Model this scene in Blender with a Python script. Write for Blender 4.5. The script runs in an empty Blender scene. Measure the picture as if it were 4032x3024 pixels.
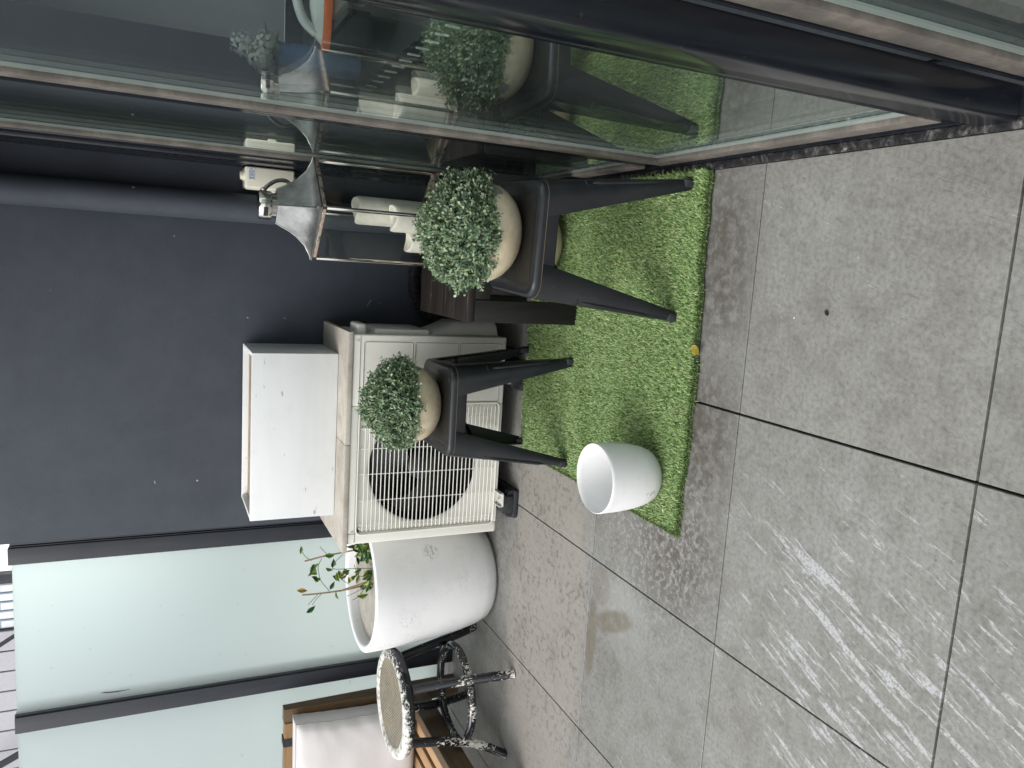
import bpy, bmesh, math, random
import numpy as np
from mathutils import Vector, Matrix, noise as mnoise
R = math.radians
random.seed(7)
rng = np.random.default_rng(11)
S = bpy.context.scene
COL = S.collection

# ---------------------------------------------------------------- camera
H = 1.278
cam = bpy.data.cameras.new('camera')
cam.sensor_fit = 'HORIZONTAL'
cam.sensor_width = 36.0
cam.lens = 36.0 * 3038.66 / 4032.0
cam.clip_start = 0.02
cam.clip_end = 2000
cam_ob = bpy.data.objects.new('camera', cam)
COL.objects.link(cam_ob)
cam_ob.matrix_world = Matrix.Translation((0, 0, H)) @ Matrix.Rotation(0.16492074, 4, 'Z') @ \
    Matrix.Rotation(1.137309, 4, 'X') @ Matrix.Rotation(-1.57698724, 4, 'Z')
S.camera = cam_ob

# ---------------------------------------------------------------- sky and sun (soft overcast daylight)
SUN_EL, SUN_AZ = R(52), R(232)          # azimuth clockwise from +Y: light from the left and behind the viewer
w = bpy.data.worlds.new('World')
S.world = w
w.use_nodes = True
nt = w.node_tree
bg = nt.nodes['Background']
sky = nt.nodes.new('ShaderNodeTexSky')
sky.sky_type = 'NISHITA'
sky.sun_disc = False
sky.sun_elevation = SUN_EL
sky.sun_rotation = SUN_AZ
sky.dust_density = 4.0
sky.air_density = 1.0
hs = nt.nodes.new('ShaderNodeHueSaturation')
hs.inputs['Saturation'].default_value = 0.22
nt.links.new(sky.outputs[0], hs.inputs['Color'])
mixw = nt.nodes.new('ShaderNodeMix'); mixw.data_type = 'RGBA'
mixw.inputs[0].default_value = 0.75                     # cloud deck evens out the clear-sky gradient
nt.links.new(hs.outputs[0], mixw.inputs[6]); mixw.inputs[7].default_value = (5.9, 6.05, 6.2, 1)
nt.links.new(mixw.outputs[2], bg.inputs[0])
bg.inputs[1].default_value = 0.15
sl = bpy.data.lights.new('sun', 'SUN')
sl.energy = 1.1
sl.angle = R(40)
sl.color = (1.0, 0.975, 0.94)
so = bpy.data.objects.new('sun', sl)
COL.objects.link(so)
so.location = (-6, -6, 9)
sd = Vector((math.sin(SUN_AZ) * math.cos(SUN_EL), math.cos(SUN_AZ) * math.cos(SUN_EL), math.sin(SUN_EL)))
so.rotation_euler = sd.to_track_quat('Z', 'Y').to_euler()
S.view_settings.view_transform = 'Standard'
S.view_settings.look = 'None'
S.view_settings.gamma = 1
S.view_settings.exposure = 0.85
S.cycles.max_bounces = 14
S.cycles.transparent_max_bounces = 24
S.cycles.glossy_bounces = 6
S.cycles.caustics_reflective = False
S.cycles.caustics_refractive = False
S.cycles.sample_clamp_indirect = 6.0
S.cycles.use_denoising = True

# ---------------------------------------------------------------- helpers
def tag(o, label=None, cat=None, group=None, kind=None):
    if label: o['label'] = label
    if cat: o['category'] = cat
    if group: o['group'] = group
    if kind: o['kind'] = kind
    return o

def thing(name, loc, label, cat, group=None, rz=0.0):
    o = bpy.data.objects.new(name, None)
    COL.objects.link(o)
    o.location = loc
    o.rotation_euler = (0, 0, rz)
    o.empty_display_size = 0.05
    return tag(o, label, cat, group)

def obj(name, bm, mat, parent=None, smooth=True, ang=35, loc=None):
    me = bpy.data.meshes.new(name)
    bm.normal_update()
    bm.to_mesh(me)
    bm.free()
    for m in (mat if isinstance(mat, (list, tuple)) else [mat]):
        me.materials.append(m)
    if smooth:
        me.polygons.foreach_set('use_smooth', [True] * len(me.polygons))
        try: me.set_sharp_from_angle(angle=R(ang))
        except Exception: pass
    o = bpy.data.objects.new(name, me)
    COL.objects.link(o)
    if parent: o.parent = parent
    if loc: o.location = loc
    return o

def npobj(name, V, F, mat, parent=None, smooth=False):
    """V: (n,3) array, F: list of (m,k) int arrays"""
    me = bpy.data.meshes.new(name)
    V = np.asarray(V, dtype=np.float32)
    loops = np.concatenate([f.reshape(-1) for f in F]).astype(np.int32)
    tot = np.concatenate([np.full(len(f), f.shape[1]) for f in F]).astype(np.int32)
    start = np.concatenate([[0], np.cumsum(tot)[:-1]]).astype(np.int32)
    me.vertices.add(len(V)); me.vertices.foreach_set('co', V.reshape(-1))
    me.loops.add(len(loops)); me.loops.foreach_set('vertex_index', loops)
    me.polygons.add(len(tot)); me.polygons.foreach_set('loop_start', start); me.polygons.foreach_set('loop_total', tot)
    me.update(calc_edges=True)
    me.validate()
    if smooth: me.polygons.foreach_set('use_smooth', [True] * len(me.polygons))
    me.materials.append(mat)
    o = bpy.data.objects.new(name, me)
    COL.objects.link(o)
    if parent: o.parent = parent
    return o

def BM(): return bmesh.new()

def box(bm, x0, x1, y0, y1, z0, z1, bev=0.0, seg=2, M=None):
    r = bmesh.ops.create_cube(bm, size=1.0)
    vs = r['verts']
    for v in vs:
        v.co = Vector(((x0 + x1) / 2 + v.co.x * (x1 - x0), (y0 + y1) / 2 + v.co.y * (y1 - y0), (z0 + z1) / 2 + v.co.z * (z1 - z0)))
    if bev > 0:
        es = list({e for v in vs for e in v.link_edges})
        r2 = bmesh.ops.bevel(bm, geom=es, offset=bev, segments=seg, profile=0.5, affect='EDGES')
        vs = list({v for f in r2['faces'] for v in f.verts} | {v for v in vs if v.is_valid})
    if M is not None:
        for v in vs:
            if v.is_valid: v.co = M @ v.co
    return vs

def loft(bm, rings, closed=True, cap0=False, cap1=False):
    R_ = [[bm.verts.new(p) for p in ring] for ring in rings]
    n = len(R_[0])
    for a, b in zip(R_[:-1], R_[1:]):
        for i in range(n if closed else n - 1):
            j = (i + 1) % n
            try: bm.faces.new((a[i], a[j], b[j], b[i]))
            except ValueError: pass
    if cap0: bm.faces.new(list(reversed(R_[0])))
    if cap1: bm.faces.new(R_[-1])
    return R_

def lathe(bm, prof, seg=40, c=(0, 0, 0), cap0=True, cap1=False):
    rings = [[(c[0] + r * math.cos(2 * math.pi * i / seg), c[1] + r * math.sin(2 * math.pi * i / seg), c[2] + z) for i in range(seg)] for r, z in prof]
    loft(bm, rings, True, cap0, cap1)

def spline(pts, n):
    """Catmull-Rom through pts"""
    P = [Vector(p) for p in pts]
    P = [P[0] * 2 - P[1]] + P + [P[-1] * 2 - P[-2]]
    out = []
    for k in range(1, len(P) - 2):
        for i in range(n):
            t = i / n
            a, b, c, d = P[k - 1], P[k], P[k + 1], P[k + 2]
            out.append(0.5 * ((2 * b) + (c - a) * t + (2 * a - 5 * b + 4 * c - d) * t * t + (3 * b - a - 3 * c + d) * t ** 3))
    out.append(P[-2])
    return out

def tube(bm, pts, rad, seg=8, caps=True, closed=False):
    P = [Vector(p) for p in pts]
    n = len(P)
    rs = rad if isinstance(rad, (list, tuple)) else [rad] * n
    rings = []
    up = None
    for i, p in enumerate(P):
        if closed: t = (P[(i + 1) % n] - P[i - 1]).normalized()
        else: t = (P[min(i + 1, n - 1)] - P[max(i - 1, 0)]).normalized()
        if up is None:
            up = t.cross(Vector((0.3, 0.2, 1)) if abs(t.z) < .9 else Vector((1, 0.1, 0))).normalized()
        a = (up - t * up.dot(t)).normalized()
        up = a
        b = t.cross(a)
        rings.append([p + (a * math.cos(2 * math.pi * k / seg) + b * math.sin(2 * math.pi * k / seg)) * rs[i] for k in range(seg)])
    if closed: rings.append(rings[0])
    R_ = loft(bm, rings, True, caps and not closed, caps and not closed)
    if closed: bmesh.ops.remove_doubles(bm, verts=[v for r in (R_[0], R_[-1]) for v in r], dist=1e-7)

def cyl(bm, c, r, h, axis='Z', seg=24, r2=None):
    r2 = r if r2 is None else r2
    c = Vector(c)
    ax = {'X': (Vector((0, 1, 0)), Vector((0, 0, 1)), Vector((1, 0, 0))), 'Y': (Vector((0, 0, 1)), Vector((1, 0, 0)), Vector((0, 1, 0))), 'Z': (Vector((1, 0, 0)), Vector((0, 1, 0)), Vector((0, 0, 1)))}[axis]
    rings = []
    for rr, t in ((r, 0), (r2, h)):
        rings.append([c + ax[2] * t + (ax[0] * math.cos(2 * math.pi * i / seg) + ax[1] * math.sin(2 * math.pi * i / seg)) * rr for i in range(seg)])
    loft(bm, rings, True, True, True)

def rrect(hx, hy, r, n=6):
    """rounded rectangle outline, counter-clockwise"""
    out = []
    for cx, cy, a0 in ((hx - r, hy - r, 0), (-hx + r, hy - r, 90), (-hx + r, -hy + r, 180), (hx - r, -hy + r, 270)):
        for i in range(n + 1):
            a = R(a0 + 90 * i / n)
            out.append((cx + r * math.cos(a), cy + r * math.sin(a)))
    return out

# ---------------------------------------------------------------- materials
class NT:
    def __init__(self, name):
        self.m = bpy.data.materials.new(name)
        self.m.use_nodes = True
        self.t = self.m.node_tree
        self.p = self.t.nodes['Principled BSDF']
        self.tc = None
    def n(self, typ, **kw):
        nd = self.t.nodes.new(typ)
        for k, v in kw.items():
            if k in nd.inputs.keys() if isinstance(k, str) else False: nd.inputs[k].default_value = v
            else: setattr(nd, k, v)
        return nd
    def l(self, a, b): self.t.links.new(a, b)
    def co(self, kind='Object'):
        if not self.tc: self.tc = self.n('ShaderNodeTexCoord')
        return self.tc.outputs[kind]
    def mapped(self, scale=(1, 1, 1), rot=(0, 0, 0), loc=(0, 0, 0), kind='Object'):
        mp = self.n('ShaderNodeMapping')
        mp.inputs['Scale'].default_value = scale; mp.inputs['Rotation'].default_value = rot; mp.inputs['Location'].default_value = loc
        self.l(self.co(kind), mp.inputs[0])
        return mp.outputs[0]
    def noise(self, scale, detail=4, rough=0.55, vec=None, dist=0.0, dim='3D'):
        nd = self.n('ShaderNodeTexNoise')
        nd.inputs['Scale'].default_value = scale; nd.inputs['Detail'].default_value = detail
        nd.inputs['Roughness'].default_value = rough; nd.inputs['Distortion'].default_value = dist
        self.l(vec if vec is not None else self.co(), nd.inputs['Vector'])
        return nd.outputs['Fac']
    def ramp(self, fac, stops, interp='LINEAR'):
        nd = self.n('ShaderNodeValToRGB')
        cr = nd.color_ramp
        cr.interpolation = interp
        while len(cr.elements) < len(stops): cr.elements.new(0.5)
        for e, (p, c) in zip(cr.elements, stops):
            e.position = p
            e.color = (c, c, c, 1) if not isinstance(c, (tuple, list)) else (*c[:3], 1)
        self.l(fac, nd.inputs[0])
        return nd.outputs[0]
    def mix(self, fac, a, b, mode='MIX'):
        nd = self.n('ShaderNodeMix', data_type='RGBA', blend_type=mode)
        for s, v in ((nd.inputs[0], fac), (nd.inputs[6], a), (nd.inputs[7], b)):
            if isinstance(v, (int, float)): s.default_value = v if s.type == 'VALUE' else (v, v, v, 1)
            elif isinstance(v, (tuple, list)): s.default_value = (*v[:3], 1)
            else: self.l(v, s)
        return nd.outputs[2]
    def math(self, op, a, b=0.0, c=None):
        nd = self.n('ShaderNodeMath', operation=op)
        for s, v in zip(nd.inputs, (a, b, c)):
            if v is None: continue
            if isinstance(v, (int, float)): s.default_value = v
            else: self.l(v, s)
        return nd.outputs[0]
    def sphere(self, c, r0, r1, vec=None, scale=(1, 1, 1)):
        """mask 1 inside r0, 0 outside r1 about point c"""
        sub = self.n('ShaderNodeVectorMath', operation='SUBTRACT')
        self.l(vec if vec is not None else self.co(), sub.inputs[0]); sub.inputs[1].default_value = c
        sc = self.n('ShaderNodeVectorMath', operation='MULTIPLY')
        self.l(sub.outputs[0], sc.inputs[0]); sc.inputs[1].default_value = scale
        ln = self.n('ShaderNodeVectorMath', operation='LENGTH')
        self.l(sc.outputs[0], ln.inputs[0])
        mr = self.n('ShaderNodeMapRange', interpolation_type='SMOOTHSTEP')
        self.l(ln.outputs['Value'], mr.inputs[0])
        mr.inputs[1].default_value = r0; mr.inputs[2].default_value = r1; mr.inputs[3].default_value = 1; mr.inputs[4].default_value = 0
        return mr.outputs[0]
    def ell(self, c, ang, rx, ry, soft=0.45):
        sub = self.n('ShaderNodeVectorMath', operation='SUBTRACT')
        self.l(self.co(), sub.inputs[0]); sub.inputs[1].default_value = c
        mp = self.n('ShaderNodeMapping'); self.l(sub.outputs[0], mp.inputs[0]); mp.inputs['Rotation'].default_value = (0, 0, -ang)
        return self.sphere((0, 0, 0), 1 - soft, 1.0, vec=mp.outputs[0], scale=(1 / rx, 1 / ry, 0.0))
    def bump(self, h, strength=0.3, dist=0.01):
        nd = self.n('ShaderNodeBump')
        nd.inputs['Strength'].default_value = strength; nd.inputs['Distance'].default_value = dist
        self.l(h, nd.inputs['Height']); self.l(nd.outputs[0], self.p.inputs['Normal'])
    def set(self, base=None, rough=None, metal=None, spec=None, **kw):
        d = {'Base Color': base, 'Roughness': rough, 'Metallic': metal, 'Specular IOR Level': spec}
        d.update(kw)
        for k, v in d.items():
            if v is None: continue
            s = self.p.inputs[k]
            if isinstance(v, (int, float)): s.default_value = v
            elif isinstance(v, (tuple, list)): s.default_value = (*v[:3], 1)
            else: self.l(v, s)
        return self.m

def simple(name, c, rough=0.5, metal=0.0, var=0.12, scale=18, bump=0.0, bscale=120, spec=0.5, rvar=0.1):
    N = NT(name)
    f = N.noise(scale, 5, 0.6)
    a = tuple(x * (1 - var) for x in c); b = tuple(min(1, x * (1 + var)) for x in c)
    col = N.ramp(f, [(0.3, a), (0.7, b)])
    rr = N.ramp(f, [(0.3, max(0, rough - rvar)), (0.7, min(1, rough + rvar))])
    N.set(col, rr, metal, spec)
    if bump: N.bump(N.noise(bscale, 3), bump, 0.004)
    return N.m

M = {}
# -- floor tile
def floor_mat():
    N = NT('grey_stone_tile')
    fine = N.noise(95, 6, 0.65)
    mid = N.noise(16, 5, 0.6)
    big = N.noise(2.3, 3, 0.5)
    oi = N.n('ShaderNodeNewGeometry').outputs['Random Per Island']
    base = N.mix(N.ramp(big, [(0.35, 0.0), (0.65, 1.0)]), (0.196, 0.194, 0.184), (0.226, 0.227, 0.221))
    tw = N.ramp(oi, [(0.0, (0.92, 0.91, 0.89)), (0.5, (1.0, 0.99, 0.97)), (1.0, (1.06, 1.04, 1.0))])
    base = N.mix(1.0, base, tw, 'MULTIPLY')
    base = N.mix(1.0, base, N.ramp(fine, [(0.28, (0.66, 0.66, 0.66)), (0.5, (1, 1, 1)), (0.75, (1.26, 1.26, 1.25))]), 'MULTIPLY')
    base = N.mix(1.0, base, N.ramp(mid, [(0.28, (0.80, 0.79, 0.77)), (0.5, (1.0, 1.0, 1.0)), (0.7, (1.10, 1.10, 1.10))]), 'MULTIPLY')
    # slate relief running on the diagonal
    sv0 = N.mapped(scale=(1.0, 1.0, 1.0), rot=(0, 0, R(23.4)))
    sva = N.n('ShaderNodeVectorMath', operation='MULTIPLY_ADD'); cmb = N.n('ShaderNodeCombineXYZ')
    for q_ in range(3): N.l(oi, cmb.inputs[q_])
    N.l(cmb.outputs[0], sva.inputs[0]); sva.inputs[1].default_value = (3.7, 5.3, 0); N.l(sv0, sva.inputs[2])
    sv = sva.outputs[0]
    mp = N.n('ShaderNodeMapping'); N.l(sv, mp.inputs[0]); mp.inputs['Scale'].default_value = (52, 6.2, 1)
    mp2 = N.n('ShaderNodeMapping'); N.l(sv, mp2.inputs[0]); mp2.inputs['Scale'].default_value = (130, 19, 1)
    st = N.noise(1.0, 7, 0.62, vec=mp.outputs[0], dist=0.5)
    st2 = N.noise(1.0, 5, 0.6, vec=mp2.outputs[0], dist=0.6)
    # pale, smoother streaks: area in front left
    area = N.sphere((-0.84, 0.92, 0), 0.12, 0.66)
    ar2 = N.math('MULTIPLY', N.ell((-0.64, 1.13, 0), R(66.6), 0.36, 0.15, 0.8), 1.1)
    am = N.math('MAXIMUM', N.math('MULTIPLY', area, 0.9), ar2)
    comb = N.math('MULTIPLY', N.math('ADD', N.math('MULTIPLY', st, 0.62), N.math('MULTIPLY', st2, 0.38)), 1.0)
    edge = N.math('ADD', comb, N.math('MULTIPLY', am, 0.118))
    streak = N.ramp(edge, [(0.625, 0.0), (0.665, 1.0)])
    blotch = N.ramp(N.noise(150, 4, 0.65, dist=0.4), [(0.42, 0.0), (0.50, 1.0)])
    streakb = N.math('MULTIPLY', streak, N.math('MULTIPLY_ADD', blotch, 0.75, 0.25))
    base = N.mix(N.math('MULTIPLY', streakb, 0.66), base, (0.50, 0.505, 0.52))
    # dark damp mottling near the turf edge and along the back-left tiles
    damp = N.math('MAXIMUM', N.sphere((-0.42, 1.56, 0), 0.06, 0.30, scale=(0.9, 1.5, 1)), N.sphere((-0.72, 1.62, 0), 0.05, 0.30))
    damp = N.math('MAXIMUM', damp, N.math('MULTIPLY', N.sphere((0.05, 1.55, 0), 0.05, 0.30, scale=(0.8, 1.6, 1)), 0.95))
    dm = N.math('MULTIPLY', damp, N.ramp(N.noise(34, 6, 0.7, dist=0.3), [(0.40, 0.25), (0.56, 1.0)]))
    base = N.mix(N.math('MULTIPLY', dm, 0.95), base, (0.085, 0.073, 0.062))
    pale = N.math('MULTIPLY', N.sphere((-0.74, 1.72, 0), 0.10, 0.42), N.ramp(N.noise(62, 4, 0.65), [(0.52, 0.0), (0.58, 1.0)]))
    base = N.mix(N.math('MULTIPLY', pale, 0.55), base, (0.34, 0.335, 0.325))
    # pinkish-brown tile row with rain spots
    row = N.math('MULTIPLY', N.sphere((-1.25, 2.33, 0), 0.42, 0.60, scale=(0.70, 1.75, 1)), 1.0)
    base = N.mix(N.math('MULTIPLY', row, 0.6), base, (0.285, 0.262, 0.232))
    spots = N.ramp(N.noise(48, 3, 0.55, dist=0.2), [(0.545, 0.0), (0.59, 1.0)])
    sp2 = N.math('MULTIPLY', spots, N.math('MULTIPLY', N.sphere((-1.2, 2.45, 0), 0.35, 0.95), N.ramp(N.noise(5, 2), [(0.35, 0.25), (0.6, 1.0)])))
    base = N.mix(N.math('MULTIPLY', sp2, 0.7), base, (0.125, 0.112, 0.095))
    # brownish dried puddle against a joint
    pn = N.noise(26, 4, 0.6)
    pd = N.math('MAXIMUM', N.ell((-1.06, 1.885, 0), math.atan2(-.25, .116), 0.145, 0.042), N.ell((-1.17, 2.0, 0), 0.0, 0.17, 0.036))
    pd = N.math('MAXIMUM', pd, N.math('MULTIPLY', N.ell((-0.975, 1.968, 0), 0.3, 0.065, 0.055, 0.1), 0.45))
    gl = N.ell((-1.03, 1.84, 0), 0.5, 0.17, 0.16, 0.7)  # wet sheen painted into the tile colour as a pale patch
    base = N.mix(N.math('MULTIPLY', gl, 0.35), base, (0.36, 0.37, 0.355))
    pm = N.math('MULTIPLY', pd, N.ramp(pn, [(0.3, 0.5), (0.6, 1.0)]))
    base = N.mix(N.math('MULTIPLY', pm, 0.85), base, (0.135, 0.112, 0.08))
    # broad dark smudges and specks
    sm = N.ramp(N.noise(5.0, 6, 0.75, dist=0.4), [(0.53, 0.0), (0.70, 1.0)])
    base = N.mix(N.math('MULTIPLY', sm, 0.42), base, (0.12, 0.112, 0.10))
    sk = N.ramp(N.noise(60, 2, 0.5), [(0.735, 0.0), (0.76, 1.0)])
    base = N.mix(N.math('MULTIPLY', sk, 0.5), base, (0.08, 0.075, 0.07))
    # faint dark diagonal scratches of the slate print
    base = N.mix(N.math('MULTIPLY', N.ramp(st2, [(0.31, 1.0), (0.37, 0.0)]), 0.5), base, (0.11, 0.105, 0.10))
    ro = N.mix(streak, N.ramp(fine, [(0.3, 0.5), (0.7, 0.62)]), 0.22)
    ro = N.mix(N.math('MULTIPLY', row, 0.6), ro, 0.40)
    ro = N.mix(N.math('MULTIPLY', N.sphere((-1.32, 1.68, 0), 0.25, 0.55), 0.85), ro, 0.27)
    N.set(base, ro, 0, 0.42)
    hh = N.math('ADD', N.math('MULTIPLY', comb, 1.0), N.math('MULTIPLY', fine, 0.22))
    N.bump(hh, 0.42, 0.006)
    return N.m
M['tile'] = floor_mat()
M['joint'] = simple('dark_joint', (0.02, 0.018, 0.016), 0.9)
M['slab'] = simple('concrete_slab', (0.3, 0.29, 0.28), 0.9)
M['ground'] = simple('street_asphalt', (0.10, 0.10, 0.10), 0.9)

def wall_mat():
    N = NT('charcoal_render')
    f = N.noise(4.0, 7, 0.72)
    g = N.noise(140, 3, 0.6)
    c = N.ramp(f, [(0.25, (0.043, 0.0495, 0.064)), (0.5, (0.056, 0.0635, 0.080)), (0.78, (0.072, 0.080, 0.097))])
    # pale chips of missing paint
    ch = N.ramp(N.noise(19, 2, 0.5, dist=0.6), [(0.757, 0.0), (0.768, 1.0)])
    c = N.mix(ch, c, (0.42, 0.41, 0.40))
    # scratches
    mp = N.mapped(scale=(60, 60, 6), rot=(0, R(12), 0))
    sc = N.ramp(N.noise(1.0, 3, 0.6, vec=mp), [(0.74, 0.0), (0.80, 1.0)])
    c = N.mix(N.math('MULTIPLY', sc, 0.25), c, (0.14, 0.14, 0.145))
    N.set(c, 0.62, 0, 0.35)
    N.bump(g, 0.25, 0.002)
    return N.m
M['wall'] = wall_mat()

def alu_mat(name, c, rough):
    N = NT(name)
    f = N.noise(9, 6, 0.65)
    mp = N.mapped(scale=(40, 40, 3))
    s = N.noise(1.0, 4, 0.6, vec=mp)
    col = N.mix(N.math('MULTIPLY', N.ramp(s, [(0.5, 0.0), (0.75, 1.0)]), 0.35), N.ramp(f, [(0.3, tuple(x * .85 for x in c)), (0.7, tuple(x * 1.2 for x in c))]), (0.045, 0.045, 0.046))
    d = N.ramp(N.noise(70, 3), [(0.70, 0.0), (0.75, 1.0)])
    col = N.mix(N.math('MULTIPLY', d, 0.18), col, (0.13, 0.125, 0.115))
    N.set(col, N.ramp(f, [(0.3, rough * 0.8), (0.7, rough * 1.4)]), 0, 0.55)
    return N.m
M['alu'] = alu_mat('charcoal_aluminium', (0.009, 0.011, 0.0155), 0.24)
M['alu_gloss'] = alu_mat('charcoal_gloss_aluminium', (0.008, 0.0105, 0.016), 0.15)
M['post'] = alu_mat('charcoal_post_aluminium', (0.013, 0.0165, 0.024), 0.42)

def bead_mat():
    N = NT('weathered_tan_gasket')
    f = N.noise(14, 6, 0.7)
    g = N.noise(90, 4, 0.6)
    c = N.ramp(f, [(0.25, (0.085, 0.078, 0.070)), (0.5, (0.145, 0.130, 0.113)), (0.75, (0.245, 0.218, 0.182))])
    c = N.mix(N.math('MULTIPLY', N.ramp(g, [(0.55, 0.0), (0.72, 1.0)]), 0.5), c, (0.09, 0.075, 0.065))
    N.set(c, 0.75, 0, 0.3)
    return N.m
M['bead'] = bead_mat()

def grime_mat():
    N = NT('grimy_sealant')
    f = N.noise(40, 6, 0.7, dist=0.5)
    c = N.ramp(f, [(0.38, (0.008, 0.008, 0.009)), (0.52, (0.022, 0.022, 0.024)), (0.62, (0.11, 0.105, 0.10)), (0.72, (0.34, 0.33, 0.31))])
    N.set(c, 0.6, 0, 0.4)
    N.bump(f, 0.8, 0.01)
    return N.m
M['grime'] = grime_mat()

def spacer_mat():
    N = NT('perforated_spacer')
    mp = N.mapped(scale=(1, 160, 160))
    v = N.n('ShaderNodeTexVoronoi'); v.inputs['Scale'].default_value = 1.0; v.inputs['Randomness'].default_value = 0.0
    N.l(mp, v.inputs['Vector'])
    c = N.ramp(v.outputs['Distance'], [(0.22, (0.16, 0.18, 0.18)), (0.32, (0.44, 0.48, 0.46))])
    N.set(c, 0.4, 0.2, 0.5)
    return N.m
M['spacer'] = spacer_mat()

def glass_mat(name, tint, boost=1.0, dust=0.035):
    N = NT(name)
    t = N.n('ShaderNodeBsdfTransparent'); t.inputs[0].default_value = (*tint, 1)
    g = N.n('ShaderNodeBsdfGlossy'); g.inputs['Roughness'].default_value = 0.0; g.inputs[0].default_value = (0.93, 0.97, 0.95, 1)
    ge = N.n('ShaderNodeNewGeometry')
    dt = N.n('ShaderNodeVectorMath', operation='DOT_PRODUCT'); N.l(ge.outputs['Incoming'], dt.inputs[0]); N.l(ge.outputs['Normal'], dt.inputs[1])
    om = N.math('SUBTRACT', 1.0, N.math('ABSOLUTE', dt.outputs['Value']))
    fr = N.math('MULTIPLY_ADD', N.math('POWER', om, 5.0), 0.957, 0.043)
    mx = N.n('ShaderNodeMixShader')
    f = N.math('MINIMUM', N.math('MULTIPLY', fr, boost), 1.0)
    # a film of dust
    d = N.n('ShaderNodeBsdfDiffuse'); d.inputs[0].default_value = (0.55, 0.58, 0.56, 1)
    mx2 = N.n('ShaderNodeMixShader')
    du = N.math('MULTIPLY', N.ramp(N.noise(3.0, 6, 0.7), [(0.3, 0.15), (0.8, 1.0)]), dust)
    N.l(f, mx.inputs[0]); N.l(t.outputs[0], mx.inputs[1]); N.l(g.outputs[0], mx.inputs[2])
    N.l(du, mx2.inputs[0]); N.l(mx.outputs[0], mx2.inputs[1]); N.l(d.outputs[0], mx2.inputs[2])
    N.l(mx2.outputs[0], N.t.nodes['Material Output'].inputs[0])
    return N.m
M['glass'] = glass_mat('green_float_glass', (0.90, 0.95, 0.93), 1.25, 0.012)
M['lglass'] = glass_mat('lantern_glass', (0.86, 0.88, 0.86), 0.7, 0.006)

def frost_mat():
    N = NT('acid_etched_glass')
    f = N.noise(1.2, 3, 0.5)
    sp = N.ramp(N.noise(34, 2, 0.5), [(0.74, 0.0), (0.77, 1.0)])
    c = N.mix(N.math('MULTIPLY', sp, 0.25), N.ramp(f, [(0.3, (0.87, 0.96, 0.925)), (0.7, (0.90, 0.98, 0.95))]), (0.4, 0.45, 0.44))
    tr = N.n('ShaderNodeBsdfTranslucent'); N.l(c, tr.inputs[0])
    di = N.n('ShaderNodeBsdfDiffuse'); N.l(c, di.inputs[0])
    m1 = N.n('ShaderNodeMixShader'); m1.inputs[0].default_value = 0.09
    rf = N.n('ShaderNodeBsdfRefraction'); N.l(c, rf.inputs[0]); rf.inputs['Roughness'].default_value = 0.62; rf.inputs['IOR'].default_value = 1.3
    m0 = N.n('ShaderNodeMixShader'); m0.inputs[0].default_value = 0.6
    N.l(tr.outputs[0], m0.inputs[1]); N.l(rf.outputs[0], m0.inputs[2])
    N.l(m0.outputs[0], m1.inputs[1]); N.l(di.outputs[0], m1.inputs[2])
    gl = N.n('ShaderNodeBsdfGlossy'); gl.inputs['Roughness'].default_value = 0.3
    m2 = N.n('ShaderNodeMixShader'); m2.inputs[0].default_value = 0.04
    N.l(m1.outputs[0], m2.inputs[1]); N.l(gl.outputs[0], m2.inputs[2])
    N.l(m2.outputs[0], N.t.nodes['Material Output'].inputs[0])
    return N.m
M['frost'] = frost_mat()
def clear_mat():
    N = NT('clear_glass_side')
    t = N.n('ShaderNodeBsdfTransparent'); t.inputs[0].default_value = (0.94, 0.98, 0.96, 1)
    N.l(t.outputs[0], N.t.nodes['Material Output'].inputs[0])
    return N.m
M['clear'] = clear_mat()

def ac_mat():
    N = NT('cream_enamel')
    f = N.noise(4, 5, 0.6)
    c = N.ramp(f, [(0.3, (0.70, 0.685, 0.625)), (0.7, (0.755, 0.74, 0.685))])
    r = N.ramp(N.noise(30, 4, 0.7), [(0.70, 0.0), (0.78, 1.0)])
    c = N.mix(N.math('MULTIPLY', r, 0.25), c, (0.42, 0.36, 0.26))
    N.set(c, 0.42, 0, 0.45)
    N.bump(N.noise(300, 2), 0.08, 0.002)
    return N.m
M['ac'] = ac_mat()
M['ac_wire'] = simple('cream_wire', (0.80, 0.79, 0.73), 0.4, var=0.05)
M['black_plastic'] = simple('black_plastic', (0.012, 0.012, 0.014), 0.35)
M['fan'] = simple('dark_fan_plastic', (0.018, 0.019, 0.023), 0.3)
M['rubber'] = simple('dusty_black_rubber', (0.022, 0.024, 0.027), 0.8, var=0.7, scale=60, bump=0.3)
M['galv'] = simple('galvanised_steel', (0.62, 0.60, 0.57), 0.4, metal=0.3)
M['redmark'] = simple('red_print', (0.45, 0.05, 0.03), 0.5)

def paver_mat():
    N = NT('beige_paver')
    f = N.noise(9, 6, 0.65); g = N.noise(60, 4, 0.6)
    c = N.ramp(f, [(0.28, (0.31, 0.27, 0.225)), (0.5, (0.44, 0.405, 0.35)), (0.72, (0.50, 0.475, 0.425))])
    c = N.mix(1.0, c, N.ramp(g, [(0.3, (0.88, 0.88, 0.88)), (0.7, (1.06, 1.06, 1.06))]), 'MULTIPLY')
    N.set(c, 0.6, 0, 0.35); N.bump(g, 0.2, 0.003)
    return N.m
M['paver'] = paver_mat()

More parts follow.
